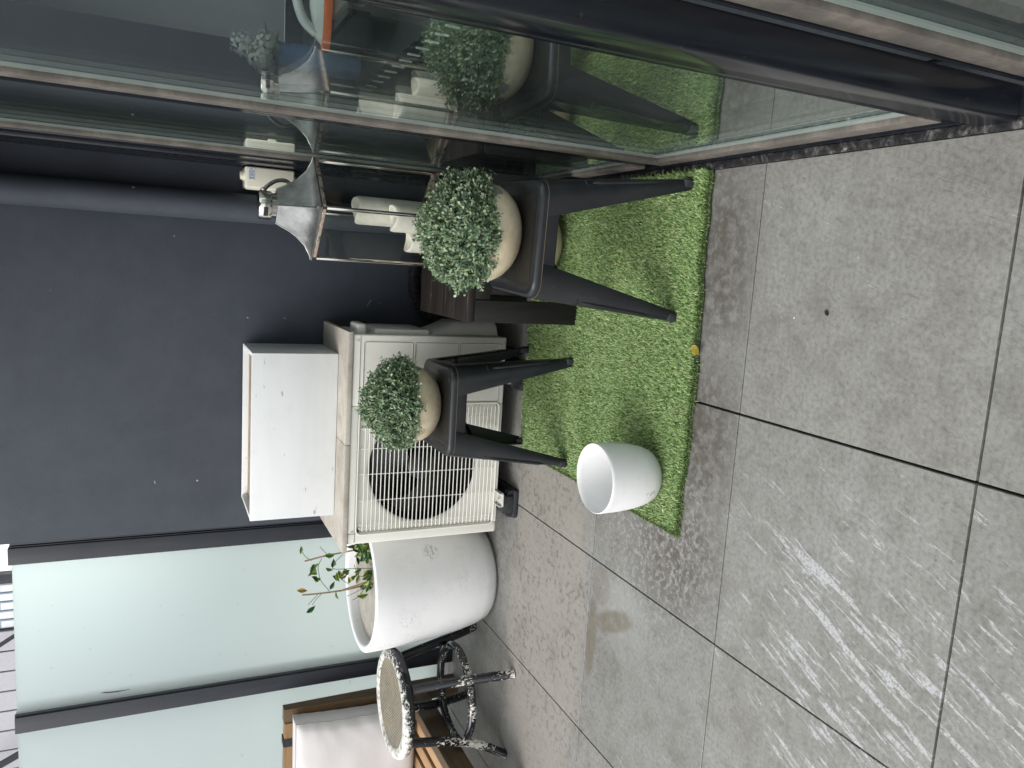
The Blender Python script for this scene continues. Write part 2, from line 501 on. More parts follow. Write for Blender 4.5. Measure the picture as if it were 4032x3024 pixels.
def white_wood_mat():
    N = NT('white_painted_timber')
    f = N.noise(1.0, 5, 0.6, vec=N.mapped(scale=(3, 3, 22)))
    b = N.noise(5.5, 6, 0.7)
    c = N.ramp(f, [(0.2, (0.725, 0.735, 0.74)), (0.6, (0.765, 0.775, 0.78))])
    c = N.mix(N.math('MULTIPLY', N.ramp(b, [(0.50, 0.0), (0.74, 1.0)]), 0.28), c, (0.52, 0.525, 0.52))
    mk = N.mapped(scale=(16, 16, 60), loc=(2.2, 0, 1))
    k = N.ramp(N.noise(1.0, 2, 0.5, vec=mk), [(0.735, 0.0), (0.76, 1.0)])
    c = N.mix(N.math('MULTIPLY', k, 0.6), c, (0.20, 0.18, 0.16))
    N.set(c, 0.55, 0, 0.35); N.bump(b, 0.08, 0.003)
    return N.m
M['whitewood'] = white_wood_mat()

def white_pot_mat(name, warm=False):
    N = NT(name)
    f = N.noise(3.2, 5, 0.6)
    c = N.ramp(f, [(0.3, (0.72, 0.72, 0.725)), (0.7, (0.80, 0.80, 0.80))])
    b = N.ramp(N.noise(11, 6, 0.75), [(0.52, 0.0), (0.74, 1.0)])
    c = N.mix(N.math('MULTIPLY', b, 0.30), c, (0.47, 0.46, 0.45))
    mk = N.mapped(scale=(20, 20, 6), rot=(0.5, 0.3, 0.2))
    s = N.ramp(N.noise(1.0, 4, 0.7, vec=mk, dist=1.2), [(0.735, 0.0), (0.755, 1.0)])
    c = N.mix(N.math('MULTIPLY', s, 0.6), c, (0.22, 0.21, 0.2))
    fine_ = N.noise(1.0, 5, 0.72, vec=N.mapped(scale=(60, 60, 150), rot=(0.6, 0.4, 0)), dist=0.7)
    for c_, r_, th in (((0.17, -0.175, 0.30), 0.045, .52), ((-0.06, -0.25, 0.40), 0.05, .60), ((-0.15, -0.20, 0.36), 0.06, .60), ((0.06, -0.235, 0.17), 0.03, .58), ((-0.19, -0.185, 0.47), 0.05, .58), ((-0.03, -0.07, 0.05), 0.03, .55)):
        kk = N.math('MULTIPLY', N.sphere(c_, 0.0, r_), N.ramp(fine_, [(th, 0.0), (th + .02, 1.0)]))
        c = N.mix(N.math('MINIMUM', N.math('MULTIPLY', kk, 1.5), 0.7), c, (0.20, 0.195, 0.19))
    sepz = N.n('ShaderNodeSeparateXYZ'); N.l(N.co(), sepz.inputs[0])
    low = N.math('MULTIPLY', N.ramp(sepz.outputs[2], [(0.0, 1.0), (0.06, 0.0)]), N.ramp(N.noise(22, 5, 0.7), [(0.35, 0.2), (0.65, 1.0)]))
    c = N.mix(N.math('MULTIPLY', low, 0.45), c, (0.42, 0.40, 0.36))
    N.set(c, 0.55, 0, 0.4)
    mp = N.mapped(scale=(3, 3, 420))
    N.bump(N.math('ADD', N.noise(1.0, 2, 0.5, vec=mp), N.noise(60, 3)), 0.1, 0.002)
    return N.m
M['whitepot'] = white_pot_mat('white_fibre_clay')

def cream_mat():
    N = NT('cream_glaze')
    f = N.noise(11, 6, 0.65); g = N.noise(55, 4, 0.6)
    c = N.ramp(f, [(0.25, (0.50, 0.40, 0.25)), (0.5, (0.63, 0.54, 0.38)), (0.75, (0.70, 0.63, 0.49))])
    c = N.mix(1.0, c, N.ramp(g, [(0.3, (0.9, 0.9, 0.88)), (0.7, (1.05, 1.05, 1.05))]), 'MULTIPLY')
    sp = N.ramp(N.noise(40, 2, 0.5), [(0.745, 0.0), (0.77, 1.0)])
    c = N.mix(N.math('MULTIPLY', sp, 0.6), c, (0.2, 0.16, 0.11))
    wob = N.noise(34, 4, 0.7)
    def chip(p, r):
        return N.ramp(N.math('ADD', N.sphere(p, 0.0, r), N.math('MULTIPLY_ADD', wob, 0.9, -0.45)), [(0.52, 0.0), (0.55, 1.0)])
    k = N.math('MAXIMUM', chip((0.10, -0.072, 0.080), 0.034), chip((0.121, -0.03, 0.07), 0.030))
    c = N.mix(k, c, (0.21, 0.21, 0.205))
    N.set(c, N.mix(k, 0.36, 0.8), 0, 0.45)
    return N.m
M['cream'] = cream_mat()

def leaf_mat(name, stops, pos=True):
    N = NT(name)
    g = N.n('ShaderNodeNewGeometry').outputs['Random Per Island']
    c = N.ramp(g, stops)
    if pos:
        f = N.noise(9, 3, 0.5)
        c = N.mix(N.math('MULTIPLY', N.ramp(f, [(0.4, 0.0), (0.65, 1.0)]), 0.35), c, (0.13, 0.19, 0.075))
    N.set(c, 0.42, 0, 0.45)
    return N.m
M['box_leaf'] = leaf_mat('topiary_leaf', [(0.0, (0.060, 0.110, 0.068)), (0.3, (0.140, 0.220, 0.142)), (0.6, (0.225, 0.315, 0.200)), (0.85, (0.31, 0.40, 0.225)), (1.0, (0.44, 0.50, 0.30))])
M['pot_leaf'] = leaf_mat('green_leaf', [(0.0, (0.025, 0.08, 0.025)), (0.35, (0.06, 0.15, 0.035)), (0.7, (0.14, 0.22, 0.045)), (0.95, (0.26, 0.29, 0.07)), (1.0, (0.42, 0.24, 0.07))], False)
M['twig'] = simple('woody_stem', (0.30, 0.22, 0.13), 0.75, var=0.3, scale=60)
M['shoot'] = simple('thin_shoot', (0.12, 0.13, 0.06), 0.6)
M['grass'] = leaf_mat('plastic_grass', [(0.0, (0.045, 0.095, 0.022)), (0.3, (0.130, 0.228, 0.062)), (0.6, (0.225, 0.345, 0.112)), (0.85, (0.35, 0.475, 0.19)), (0.94, (0.43, 0.52, 0.25)), (1.0, (0.44, 0.40, 0.21))], False)
M['backing'] = simple('turf_backing', (0.03, 0.045, 0.018), 0.95)

def stool_mat():
    N = NT('black_powder_coat')
    f = N.noise(12, 5, 0.6)
    c = N.ramp(f, [(0.3, (0.010, 0.0115, 0.0135)), (0.7, (0.015, 0.017, 0.0195))])
    d = N.ramp(N.noise(90, 3, 0.6), [(0.72, 0.0), (0.76, 1.0)])
    c = N.mix(N.math('MULTIPLY', d, 0.35), c, (0.16, 0.16, 0.155))
    N.set(c, N.ramp(f, [(0.3, 0.26), (0.7, 0.40)]), 0, 0.42)
    N.bump(N.noise(260, 2), 0.05, 0.002)
    return N.m
M['stool'] = stool_mat()

def seat_top_mat():
    N = NT('dusty_black_seat')
    f = N.noise(9, 6, 0.7)
    c = N.ramp(f, [(0.3, (0.008, 0.0075, 0.007)), (0.7, (0.024, 0.021, 0.017))])
    N.set(c, 0.5, 0, 0.45)
    return N.m
M['seat_dust'] = seat_top_mat()
M['rust'] = simple('rust_line', (0.20, 0.15, 0.10), 0.8)

def chipped_mat():
    N = NT('chipped_black_paint')
    mp = N.mapped(scale=(1, 1, 0.45))
    f = N.noise(150, 5, 0.66, vec=mp, dist=0.2)
    big = N.noise(11, 3, 0.5)
    k = N.math('ADD', f, N.math('MULTIPLY_ADD', big, 0.95, -0.47))
    sepc = N.n('ShaderNodeSeparateXYZ'); N.l(N.co(), sepc.inputs[0])
    k = N.math('ADD', k, N.math('MULTIPLY', N.math('SUBTRACT', 0.14, sepc.outputs[2]), 0.30))
    m = N.ramp(k, [(0.615, 0.0), (0.635, 1.0)])
    c = N.mix(m, (0.010, 0.0105, 0.014), N.ramp(N.noise(60, 3), [(0.3, (0.60, 0.56, 0.48)), (0.7, (0.76, 0.74, 0.68))]))
    N.set(c, N.mix(m, 0.16, 0.6), 0, 0.55)
    N.bump(m, 0.25, 0.003)
    return N.m
M['chipped'] = chipped_mat()
def rim_mat():
    N = NT('worn_white_over_black_paint')
    mp = N.mapped(scale=(1, 1, 1.6))
    f = N.noise(70, 6, 0.7, vec=mp, dist=0.2)
    sep = N.n('ShaderNodeSeparateXYZ'); N.l(N.co(), sep.inputs[0])
    k = N.math('ADD', f, N.math('MULTIPLY', N.math('SUBTRACT', sep.outputs[2], 0.405), 7.0))
    k = N.math('ADD', k, N.math('MULTIPLY', sep.outputs[0], -0.75))
    m = N.ramp(k, [(0.545, 0.0), (0.57, 1.0)])
    wh = N.ramp(N.noise(45, 5, 0.65), [(0.34, (0.20, 0.195, 0.18)), (0.5, (0.62, 0.605, 0.56)), (0.75, (0.80, 0.79, 0.75))])
    c = N.mix(m, (0.012, 0.0125, 0.016), wh)
    N.set(c, N.mix(m, 0.2, 0.6), 0, 0.5)
    N.bump(m, 0.25, 0.003)
    return N.m
M['rim'] = rim_mat()
def cane_mat():
    N = NT('woven_cane')
    v1 = N.mapped(scale=(1, 1, 1), rot=(0, 0, R(45)))
    w1 = N.n('ShaderNodeTexWave', wave_type='BANDS', bands_direction='X'); w1.inputs['Scale'].default_value = 33; w1.inputs['Distortion'].default_value = 0.6; w1.inputs['Detail'].default_value = 1; w1.inputs['Detail Scale'].default_value = 4
    w2 = N.n('ShaderNodeTexWave', wave_type='BANDS', bands_direction='Y'); w2.inputs['Scale'].default_value = 33; w2.inputs['Distortion'].default_value = 0.6; w2.inputs['Detail'].default_value = 1; w2.inputs['Detail Scale'].default_value = 4
    N.l(v1, w1.inputs[0]); N.l(v1, w2.inputs[0])
    k = N.math('MULTIPLY', w1.outputs['Fac'], w2.outputs['Fac'])
    d = N.noise(9, 4, 0.6)
    k = N.math('ADD', k, N.math('MULTIPLY_ADD', N.noise(70, 3, 0.6), 0.9, -0.45))
    c = N.ramp(k, [(0.05, (0.31, 0.27, 0.20)), (0.35, (0.17, 0.147, 0.108)), (0.7, (0.025, 0.023, 0.02))])
    c = N.mix(N.math('MULTIPLY', N.ramp(d, [(0.45, 0.0), (0.65, 1.0)]), 0.6), c, (0.12, 0.112, 0.105))
    N.set(c, 0.65, 0, 0.35); N.bump(k, -0.6, 0.004)
    return N.m
M['cane'] = cane_mat()

def wood_mat(name, a, b, scale=(3, 40, 40), rough=0.55, crack=0.0):
    N = NT(name)
    mp = N.mapped(scale=scale)
    f = N.noise(1.0, 6, 0.62, vec=mp, dist=0.6)
    g = N.noise(4, 4, 0.6)
    c = N.ramp(f, [(0.3, a), (0.7, b)])
    c = N.mix(1.0, c, N.ramp(g, [(0.3, (0.8, 0.78, 0.75)), (0.7, (1.1, 1.1, 1.1))]), 'MULTIPLY')
    if crack:
        c = N.mix(N.math('MULTIPLY', N.ramp(f, [(0.645, 0.0), (0.69, 1.0)]), crack), c, (0.26, 0.14, 0.06))
    N.set(c, rough, 0, 0.4); N.bump(f, 0.35, 0.003)
    return N.m
M['acacia'] = wood_mat('shaded_acacia', (0.055, 0.035, 0.019), (0.12, 0.076, 0.04), scale=(40, 3, 40))  # one chair wood in darker and lighter copies, side-face shade put into the colour
M['acacia_v'] = wood_mat('shaded_acacia_upright', (0.075, 0.046, 0.022), (0.15, 0.094, 0.047), scale=(40, 40, 3))
M['acacia_x'] = wood_mat('lit_acacia_cross', (0.20, 0.115, 0.05), (0.34, 0.21, 0.10), scale=(3, 40, 40))
M['acacia_l'] = wood_mat('lit_acacia', (0.33, 0.19, 0.095), (0.50, 0.33, 0.18), scale=(34, 3, 34))  # lighter copy of the same wood, its brightness painted in
M['char_top'] = wood_mat('charred_timber_top', (0.0045, 0.004, 0.004), (0.018, 0.012, 0.009), scale=(5, 42, 42), crack=0.75)
M['char'] = wood_mat('charred_timber', (0.004, 0.004, 0.004), (0.012, 0.011, 0.0105), scale=(55, 55, 7), rough=0.6)
M['plywood'] = simple('raw_plywood_edge', (0.34, 0.26, 0.17), 0.8, var=0.3, scale=30)

def cushion_mat():
    N = NT('grey_white_canvas')
    f = N.noise(3, 4, 0.5)
    c = N.ramp(f, [(0.3, (0.60, 0.575, 0.57)), (0.7, (0.665, 0.645, 0.64))])
    N.set(c, 0.9, 0, 0.2)
    w_ = N.noise(5, 3, 0.5, dist=0.6)
    N.bump(N.math('ADD', N.math('MULTIPLY', w_, 1.0), N.math('MULTIPLY', N.noise(500, 2), 0.05)), 0.22, 0.02)
    return N.m
M['cushion'] = cushion_mat()
M['strap'] = simple('black_strap', (0.02, 0.02, 0.022), 0.8)

def roof_metal():
    N = NT('tarnished_lantern_metal')
    f = N.noise(13, 6, 0.65); g = N.noise(3.5, 3, 0.5)
    c = N.ramp(f, [(0.3, (0.17, 0.175, 0.172)), (0.7, (0.41, 0.41, 0.40))])
    c = N.mix(N.math('MULTIPLY', N.ramp(g, [(0.5, 0.0), (0.7, 1.0)]), 0.4), c, (0.40, 0.34, 0.28))
    N.set(c, N.ramp(f, [(0.3, 0.22), (0.7, 0.42)]), 0.92, 0.5)
    N.bump(N.noise(7, 3), 0.12, 0.01)
    return N.m
M['lroof'] = roof_metal()
M['steel'] = simple('polished_nickel', (0.60, 0.58, 0.54), 0.12, metal=1.0, var=0.15, scale=20, rvar=0.05)
def rusty():
    N = NT('rust_flecked_nickel')
    f = N.noise(30, 6, 0.7)
    m = N.ramp(f, [(0.46, 0.0), (0.58, 1.0)])
    c = N.mix(m, (0.50, 0.48, 0.45), (0.36, 0.25, 0.18))
    N.set(c, N.mix(m, 0.25, 0.7), N.math('SUBTRACT', 0.95, m), 0.5)
    return N.m
M['lframe'] = rusty()
M['candle'] = simple('weathered_wax', (0.74, 0.70, 0.62), 0.55, var=0.1, scale=30, **{'bump': 0.1})
M['hose'] = simple('black_corrugated_plastic', (0.014, 0.014, 0.016), 0.32)
M['iso'] = simple('cream_isolator_plastic', (0.74, 0.72, 0.60), 0.4, var=0.04)
M['labelw'] = simple('white_sticker', (0.80, 0.84, 0.88), 0.5, var=0.02)
M['ink'] = simple('grey_ink', (0.22, 0.24, 0.30), 0.6)
M['soil'] = simple('dusty_potting_soil', (0.36, 0.335, 0.29), 0.95, var=0.18, scale=24, bump=0.5, bscale=60)
M['yellow'] = simple('yellow_leaf', (0.46, 0.38, 0.07), 0.5, var=0.3, scale=70)
M['paleleaf'] = simple('pale_leaf_flake', (0.72, 0.70, 0.55), 0.6)
M['orange_leaf'] = simple('orange_leaf_flake', (0.40, 0.16, 0.06), 0.6)
M['debris'] = simple('dark_debris', (0.03, 0.03, 0.02), 0.8)

# ================================================================ SETTING
# ---- balcony floor: individual tiles in one sheet with real joints, over a dark bed
xs = [-5.107, -4.506, -3.906, -3.306, -2.706, -2.106, -1.506, -0.907, -0.3145, 0.2755]
ys = [-2.78, -2.18, -1.58, -0.98, -0.377, 0.2245, 0.8265, 1.4255, 2.0285, 2.6305, 3.2315, 3.55]
gx = {-0.3145: .0028, -0.907: .0023, -1.506: .0019}
gy = {0.8265: .0026, 1.4255: .0016, 2.0285: .0014, 2.6305: .0013, 0.2245: .0026}
bm = BM()
for i in range(len(xs) - 1):
    for j in range(len(ys) - 1):
        x0 = xs[i] + gx.get(xs[i], .0022); x1 = xs[i + 1] - gx.get(xs[i + 1], .0022)
        y0 = ys[j] + gy.get(ys[j], .0022); y1 = ys[j + 1] - gy.get(ys[j + 1], .0022)
        box(bm, x0, x1, y0, y1, -0.02 + 0.0007 * ((i * 7 + j * 3) % 3 - 1), 0.0007 * ((i * 5 + j * 3) % 3 - 1) * 0.6, bev=0.0009, seg=1)
tag(obj('floor', bm, M['tile'], smooth=False), kind='structure')
bm = BM()
box(bm, -5.2, 0.42, -2.9, 3.6, -0.30, -0.012)
tag(obj('floor_bed', bm, M['joint'], smooth=False), kind='structure')
bm = BM()
bmesh.ops.create_grid(bm, x_segments=8, y_segments=8, size=400)
tag(obj('ground', bm, M['ground'], smooth=False, loc=(0, 0, -7.5)), kind='structure')

bm = BM(); box(bm, -0.45, 0.29, -2.9, 3.4, 2.75, 2.95)  # unseen slab overhead, added and narrowed to shade the right-hand side
tag(obj('shade_soffit', bm, M['slab'], smooth=False), kind='structure')
M['bounce_slab'] = simple('pale_bounce_slab', (0.34, 0.34, 0.33), 0.8)
bm = BM(); box(bm, -9, 4, 3.62, 13.0, -0.60, -0.35)  # added pale slab that bounces light up into the frosted glass
tag(obj('bounce_slab', bm, M['bounce_slab'], smooth=False), kind='structure')

# ---- dark rendered wall
bm = BM()
box(bm, -1.082, 0.75, 3.10, 3.32, -0.02, 3.0, bev=0.004, seg=2)
tag(obj('rendered_wall', bm, M['wall']), 'charcoal painted wall behind the air conditioner with small pale paint chips', 'wall')

# ---- downpipe
pt = thing('downpipe', (0.153, 3.046, 0), 'round charcoal painted drainpipe running up the dark wall beside the glass', 'drainpipe')
bm = BM(); cyl(bm, (0, 0, 0.0), 0.052, 3.0, seg=40)
obj('pipe', bm, M['wall'], pt)
bm = BM()
box(bm, -0.06, 0.06, 0.02, 0.052, 2.2, 2.225, bev=.002)
obj('bracket', bm, M['wall'], pt)

# ---- frosted privacy screen
sc = thing('privacy_screen', (-1.9, 3.2, 0), 'tall frosted pale green glass screen in charcoal posts across the balcony end', 'glass screen')
def loc(o, p):  # shift child meshes built in world space into the thing's space
    o.matrix_parent_inverse = Matrix.Translation(p).inverted(); return o
SCP = (-1.9, 3.2, 0)
for x0, x1 in ((-1.806, -1.199), (-2.55, -1.872), (-3.3, -2.616)):
    bm = BM(); vs = box(bm, x0 - .004, x1 + .004, 3.216, 3.226, 0.062, 1.762)
    bm.faces.ensure_lookup_table(); bm.normal_update()
    for f in bm.faces: f.material_index = 1 if f.normal.y > 0.5 else 0
    loc(obj('glass_panel', bm, [M['frost'], M['clear']], sc, smooth=False), SCP)
bm = BM()
box(bm, -1.199, -1.134, 3.20, 3.262, -0.01, 1.772, bev=.002)
box(bm, -1.134, -1.128, 3.206, 3.25, -0.01, 1.766, bev=.001)
box(bm, -1.124, -1.117, 3.206, 3.25, -0.01, 1.766, bev=.001)
box(bm, -1.128, -1.124, 3.225, 3.25, -0.01, 1.766)
box(bm, -1.117, -1.085, 3.215, 3.30, -0.01, 1.36)
loc(obj('post', bm, M['post'], sc), SCP)
for xa in (-1.872, -2.616):
    bm = BM(); box(bm, xa, xa + .066, 3.196, 3.33, -0.01, 1.768, bev=.002)
    box(bm, xa + .066, xa + .074, 3.204, 3.214, 0.062, 1.768)
    loc(obj('post', bm, M['post'], sc), SCP)
bm = BM()
P = [(-1.7655, 1.482), (-1.7705, 1.45), (-1.772, 1.42), (-1.7690, 1.375), (-1.7680, 1.375), (-1.7675, 1.42), (-1.7660, 1.45), (-1.7640, 1.466)]
vs = [bm.verts.new((x, 3.2145, z)) for x, z in P]
bm.faces.new(vs); r = bmesh.ops.extrude_face_region(bm, geom=bm.faces[:])
bmesh.ops.translate(bm, verts=[v for v in r['geom'] if isinstance(v, bmesh.types.BMVert)], vec=(0, -.0008, 0))
loc(obj('torn_tape', bm, M['black_plastic'], sc), SCP)

# ---- neighbouring building beyond the screen
nb = thing('neighbour_building', (-7, 15, -7.4), 'pale grey panelled building with a band of windows seen above the frosted screen', 'building')
NBP = (-7, 15, -7.4)
M['clad'] = simple('pale_cladding', (0.50, 0.49, 0.52), 0.6, var=0.05)
M['cladjoint'] = simple('cladding_joint', (0.10, 0.095, 0.10), 0.8)
M['pane'] = simple('reflective_window', (0.35, 0.42, 0.50), 0.1, var=0.15, scale=0.8)
M['panew'] = simple('bright_blind', (0.85, 0.86, 0.88), 0.6, var=0.05)
bm = BM(); box(bm, -14, -6.78, 15.0, 17, -7.4, 9)
loc(obj('wall', bm, M['cladjoint'], nb, smooth=False), NBP)
bm = BM()
x = -6.80
while x > -13.9:
    box(bm, x - 0.345, x, 14.955, 14.995, -7.3, 4.6); x -= 0.375
loc(obj('cladding', bm, M['clad'], nb, smooth=False), NBP)
bm = BM(); box(bm, -6.76, -5.75, 15.05, 15.12, -7.4, 9)
loc(obj('window_frame', bm, M['cladjoint'], nb, smooth=False), NBP)
for k in range(5):
    xa = -5.945 - 0.165 * k
    bm = BM(); box(bm, xa - .15, xa, 15.02, 15.045, -7.2, 8.5)
    f = loc(obj('window', bm, M['pane'], nb, smooth=False), NBP)
    bm = BM(); box(bm, xa - .135, xa - .02, 15.012, 15.018, 3.1, 3.72 + .05 * (k % 2))
    loc(obj('blind', bm, M['panew'], f, smooth=False), (0, 0, 0))
    f.children[0].matrix_parent_inverse = Matrix.Identity(4)
bm = BM(); box(bm, -5.90, -5.74, 14.9, 15.04, -7.4, 9, bev=.01)
loc(obj('corner_column', bm, M['post'], nb), NBP)
bm = BM()
tube(bm, [(-6.55, 14.6, 3.2), (-7.1, 14.6, 4.05)], .035, 8)
loc(obj('stay_rod', bm, M['post'], nb), NBP); bm = BM()
tube(bm, [(-8.75, 14.6, 3.1), (-9.3, 14.6, 4.2)], .06, 8)
loc(obj('stay_rod', bm, M['post'], nb), NBP)

# ================================================================ SLIDING GLASS DOORS
GX = 0.309
def door_panel(name, label, x, y0, y1, near=None, far=None, bead_far=True, z0=0.060, z1=2.42, bead_near=True):
    """glass from y0 (near) to y1 (far); near/far = list of stile boxes"""
    d = thing(name, (x, (y0 + y1) / 2, 0), label, 'glass door', 'sliding glass door panels along the balcony')
    Pp = (x, (y0 + y1) / 2, 0)
    bm = BM()
    vs = [bm.verts.new(p) for p in ((x, y0, z0), (x, y1, z0), (x, y1, z1), (x, y0, z1))]
    bm.faces.new(vs)
    vs = [bm.verts.new(p) for p in ((x + .0115, y0, z0), (x + .0115, y1, z0), (x + .0115, y1, z1), (x + .0115, y0, z1))]
    bm.faces.new(vs)
    loc(obj('glass_pane', bm, M['glass'], d, smooth=False), Pp)
    bm = BM()
    box(bm, x + .0015, x + .0105, y0, y0 + .004, z0, z1); box(bm, x + .0015, x + .0105, y1 - .004, y1, z0, z1)
    box(bm, x + .0015, x + .0105, y0 + .004, y1 - .004, z0, z0 + .006); box(bm, x + .0015, x + .0105, y0 + .004, y1 - .004, z1 - .006, z1)
    loc(obj('spacer_bar', bm, M['spacer'], d, smooth=False), Pp)
    bm = BM()
    if bead_far:
        box(bm, x - .009, x + .003, y1 + .0003, y1 + .047, z0 - .0465, z1, bev=.002)
        loc(obj('bead', bm, M['bead'], d), Pp); bm = BM()
    box(bm, x - .009, x + .003, y0 - .005, y1, z0 - .047, z0 - .0003, bev=.002)
    loc(obj('bead', bm, M['bead'], d), Pp)
    bm = BM()
    for (a, b, c, e) in (near or []) + (far or []):
        box(bm, a, b, c, e, 0.006, z1 + .05, bev=.0025)
        loc(obj('stile', bm, M['alu_gloss'], d), Pp); bm = BM()
    box(bm, x - .008, x + .035, y0, y1, z1, z1 + .05)
    loc(obj('top_rail', bm, M['alu_gloss'], d), Pp)
    return d
door_panel('glass_door', 'middle glass door panel mirroring the near stool and turf', GX, 0.985, 1.775,
           near=[(0.285, 0.342, 0.848, 0.914), (0.297, 0.342, 0.9165, 0.948), (0.301, 0.342, 0.950, 0.982)],
           far=[(0.303, 0.342, 1.8245, 1.862), (0.306, 0.342, 1.864, 1.902)])
door_panel('glass_door', 'farthest narrow glass door panel beside the lantern and the drainpipe', GX, 1.905, 2.605,
           far=[(0.304, 0.342, 2.655, 2.70), (0.301, 0.342, 2.703, 2.76)], bead_near=False)
door_panel('glass_door', 'nearest glass door panel set back beyond the thick dark stile at the corner', 0.358, -1.2, 0.792,
           near=[], far=[(0.345, 0.385, 0.8415, 0.8465)])
# fixed jamb against the wall
bm = BM()
box(bm, 0.306, 0.36, 2.762, 2.86, 0, 2.6, bev=.002); box(bm, 0.300, 0.36, 2.862, 2.93, 0, 2.6, bev=.003); box(bm, 0.303, 0.36, 2.932, 3.098, 0, 2.6, bev=.003)
tag(obj('door_jamb', bm, M['alu'], ang=30), 'dark ribbed door jamb between the far glass door and the wall corner', 'door frame')
# sill track
st_ = thing('door_sill', (0.3, 1, 0), 'black grimy sill track running along the foot of the glass doors', 'door sill')
STP = (0.3, 1, 0)
bm = BM(); box(bm, 0.2745, 0.294, -1.3, 3.09, -0.015, 0.0035, bev=.002)
loc(obj('sealant', bm, M['grime'], st_), STP)
bm = BM(); box(bm, 0.2945, 0.41, -1.3, 3.09, -0.015, 0.0055, bev=.0015)
loc(obj('track', bm, M['alu'], st_), STP)

# ---- room behind the glass
M['roomwall'] = simple('dim_room_wall', (0.42, 0.45, 0.45), 0.8, var=0.05)
M['roomfloor'] = simple('dark_carpet', (0.03, 0.034, 0.038), 0.95, var=0.3, scale=60)
bm = BM(); box(bm, 0.42, 5.5, -3, 9.0, -0.06, -0.004)
tag(obj('room_floor', bm, M['roomfloor'], smooth=False), kind='structure')
bm = BM()
box(bm, 4.5, 4.6, -3, -2, 0, 2.6); box(bm, 0.42, 4.6, 9.0, 9.1, 0, 2.6); box(bm, 0.42, 5.5, -3.1, -3, 0, 2.6); box(bm, 0.42, 0.52, 3.33, 9.0, 0, 2.6)  # unseen far side left open to let daylight into the room
tag(obj('room_wall', bm, M['roomwall'], smooth=False), kind='structure')
bm = BM(); box(bm, 0.30, 0.62, -3.1, 9.1, 2.6, 2.7); box(bm, 0.62, 4.6, 5.2, 9.1, 2.6, 2.7)  # ceiling cut back, an added opening that brightens the things inside
tag(obj('room_ceiling', bm, M['roomwall'], smooth=False), kind='structure')

# ================================================================ ARTIFICIAL TURF
TX0, TX1, TY0, TY1 = -0.690, 0.274, 1.598, 2.585
def turf_h(x, y):
    h = 0.006 * np.sin(3.1 * x + 1.0) * np.sin(4.2 * y + .4)
    h = h + 0.010 * np.exp(-((y - (2.20 + 0.35 * (x + .35))) / .035) ** 2) * (1 / (1 + np.exp((x + .05) * 14)))
    h = h + 0.009 * np.exp(-((y - (1.93 - 0.25 * (x + .35))) / .05) ** 2)
    h = h + 0.008 * np.exp(-((x + .33) ** 2 + (y - 1.74) ** 2) / .006)
    return np.maximum(h * .8, -0.0025) + 0.0032
def near_edge(x):
    return TY0 + 0.007 * np.sin(7 * x + .5) + 0.0022 * np.sin(31 * x) + 0.0016 * np.sin(67 * x + 1)
def far_edge(x): return TY1 + 0.006 * np.sin(23 * x)
tf = thing('turf_mat', ((TX0 + TX1) / 2, 2.1, 0), 'rectangle of bright green artificial grass lying on the grey tiles', 'artificial grass')
TFP = ((TX0 + TX1) / 2, 2.1, 0)
nx, ny = 60, 60
gxv = np.linspace(TX0, TX1, nx); V = []
for i in range(nx):
    a, b = near_edge(gxv[i]), far_edge(gxv[i])
    for j in range(ny):
        y = a + (b - a) * j / (ny - 1)
        V.append((gxv[i], y, turf_h(gxv[i], y)))
V = np.array(V); V2 = V.copy(); V2[:, 2] -= .004
idx = np.arange(nx * ny).reshape(nx, ny)
q = np.stack([idx[:-1, :-1], idx[1:, :-1], idx[1:, 1:], idx[:-1, 1:]], -1).reshape(-1, 4)
rim = np.concatenate([idx[:, 0], idx[-1, 1:], idx[::-1, -1][1:], idx[0, ::-1][1:]])
n0 = nx * ny
side = np.stack([rim[:-1] + n0, rim[1:] + n0, rim[1:], rim[:-1]], -1)
o = npobj('backing', np.vstack([V, V2]), [q, q[:, ::-1] + n0, side], M['backing'], tf); loc(o, TFP)
NB = 135000
bx = rng.uniform(TX0, TX1, NB); t = rng.uniform(0, 1, NB)
by = near_edge(bx) + (far_edge(bx) - near_edge(bx)) * t
bz = turf_h(bx, by)
cl = np.array([mnoise.noise(Vector((x * 14, y * 14, 0))) for x, y in zip(bx[::1], by[::1])])
lean_a = 1.2 + .9 * cl + rng.normal(0, 1.3, NB)
# blades on the rim fall outwards
edge = np.clip(1 - np.minimum.reduce([(by - near_edge(bx)) / .02, (bx - TX0) / .02]), 0, 1)
L = rng.uniform(.012, .020, NB)
lean = np.clip(rng.normal(.62, .25, NB), .1, 1.15) + .25 * edge
dx, dy = np.cos(lean_a), np.sin(lean_a)
dx = dx * (1 - edge * .7) - .2 * edge; dy = dy * (1 - edge * .7) - .8 * edge
wv = rng.uniform(.0009, .0016, NB)
px, py = -dy, dx
b0 = np.stack([bx, by, bz - .001], 1)
m1 = b0 + np.stack([dx * L * .30 * lean, dy * L * .30 * lean, L * .55 * np.cos(lean * .7)], 1)
t1 = b0 + np.stack([dx * L * .95 * lean, dy * L * .95 * lean, L * .90 * np.cos(lean * .95)], 1)
sd_ = np.stack([px, py, np.zeros(NB)], 1) * wv[:, None]
VV = np.stack([b0 - sd_, b0 + sd_, m1 - sd_, m1 + sd_, t1], 1).reshape(-1, 3)
k = (np.arange(NB) * 5)[:, None]
o = npobj('grass_pile', VV, [k + np.array([[0, 1, 3, 2]]), k + np.array([[2, 3, 4]])], M['grass'], tf)
o['kind'] = 'stuff'
loc(o, TFP)

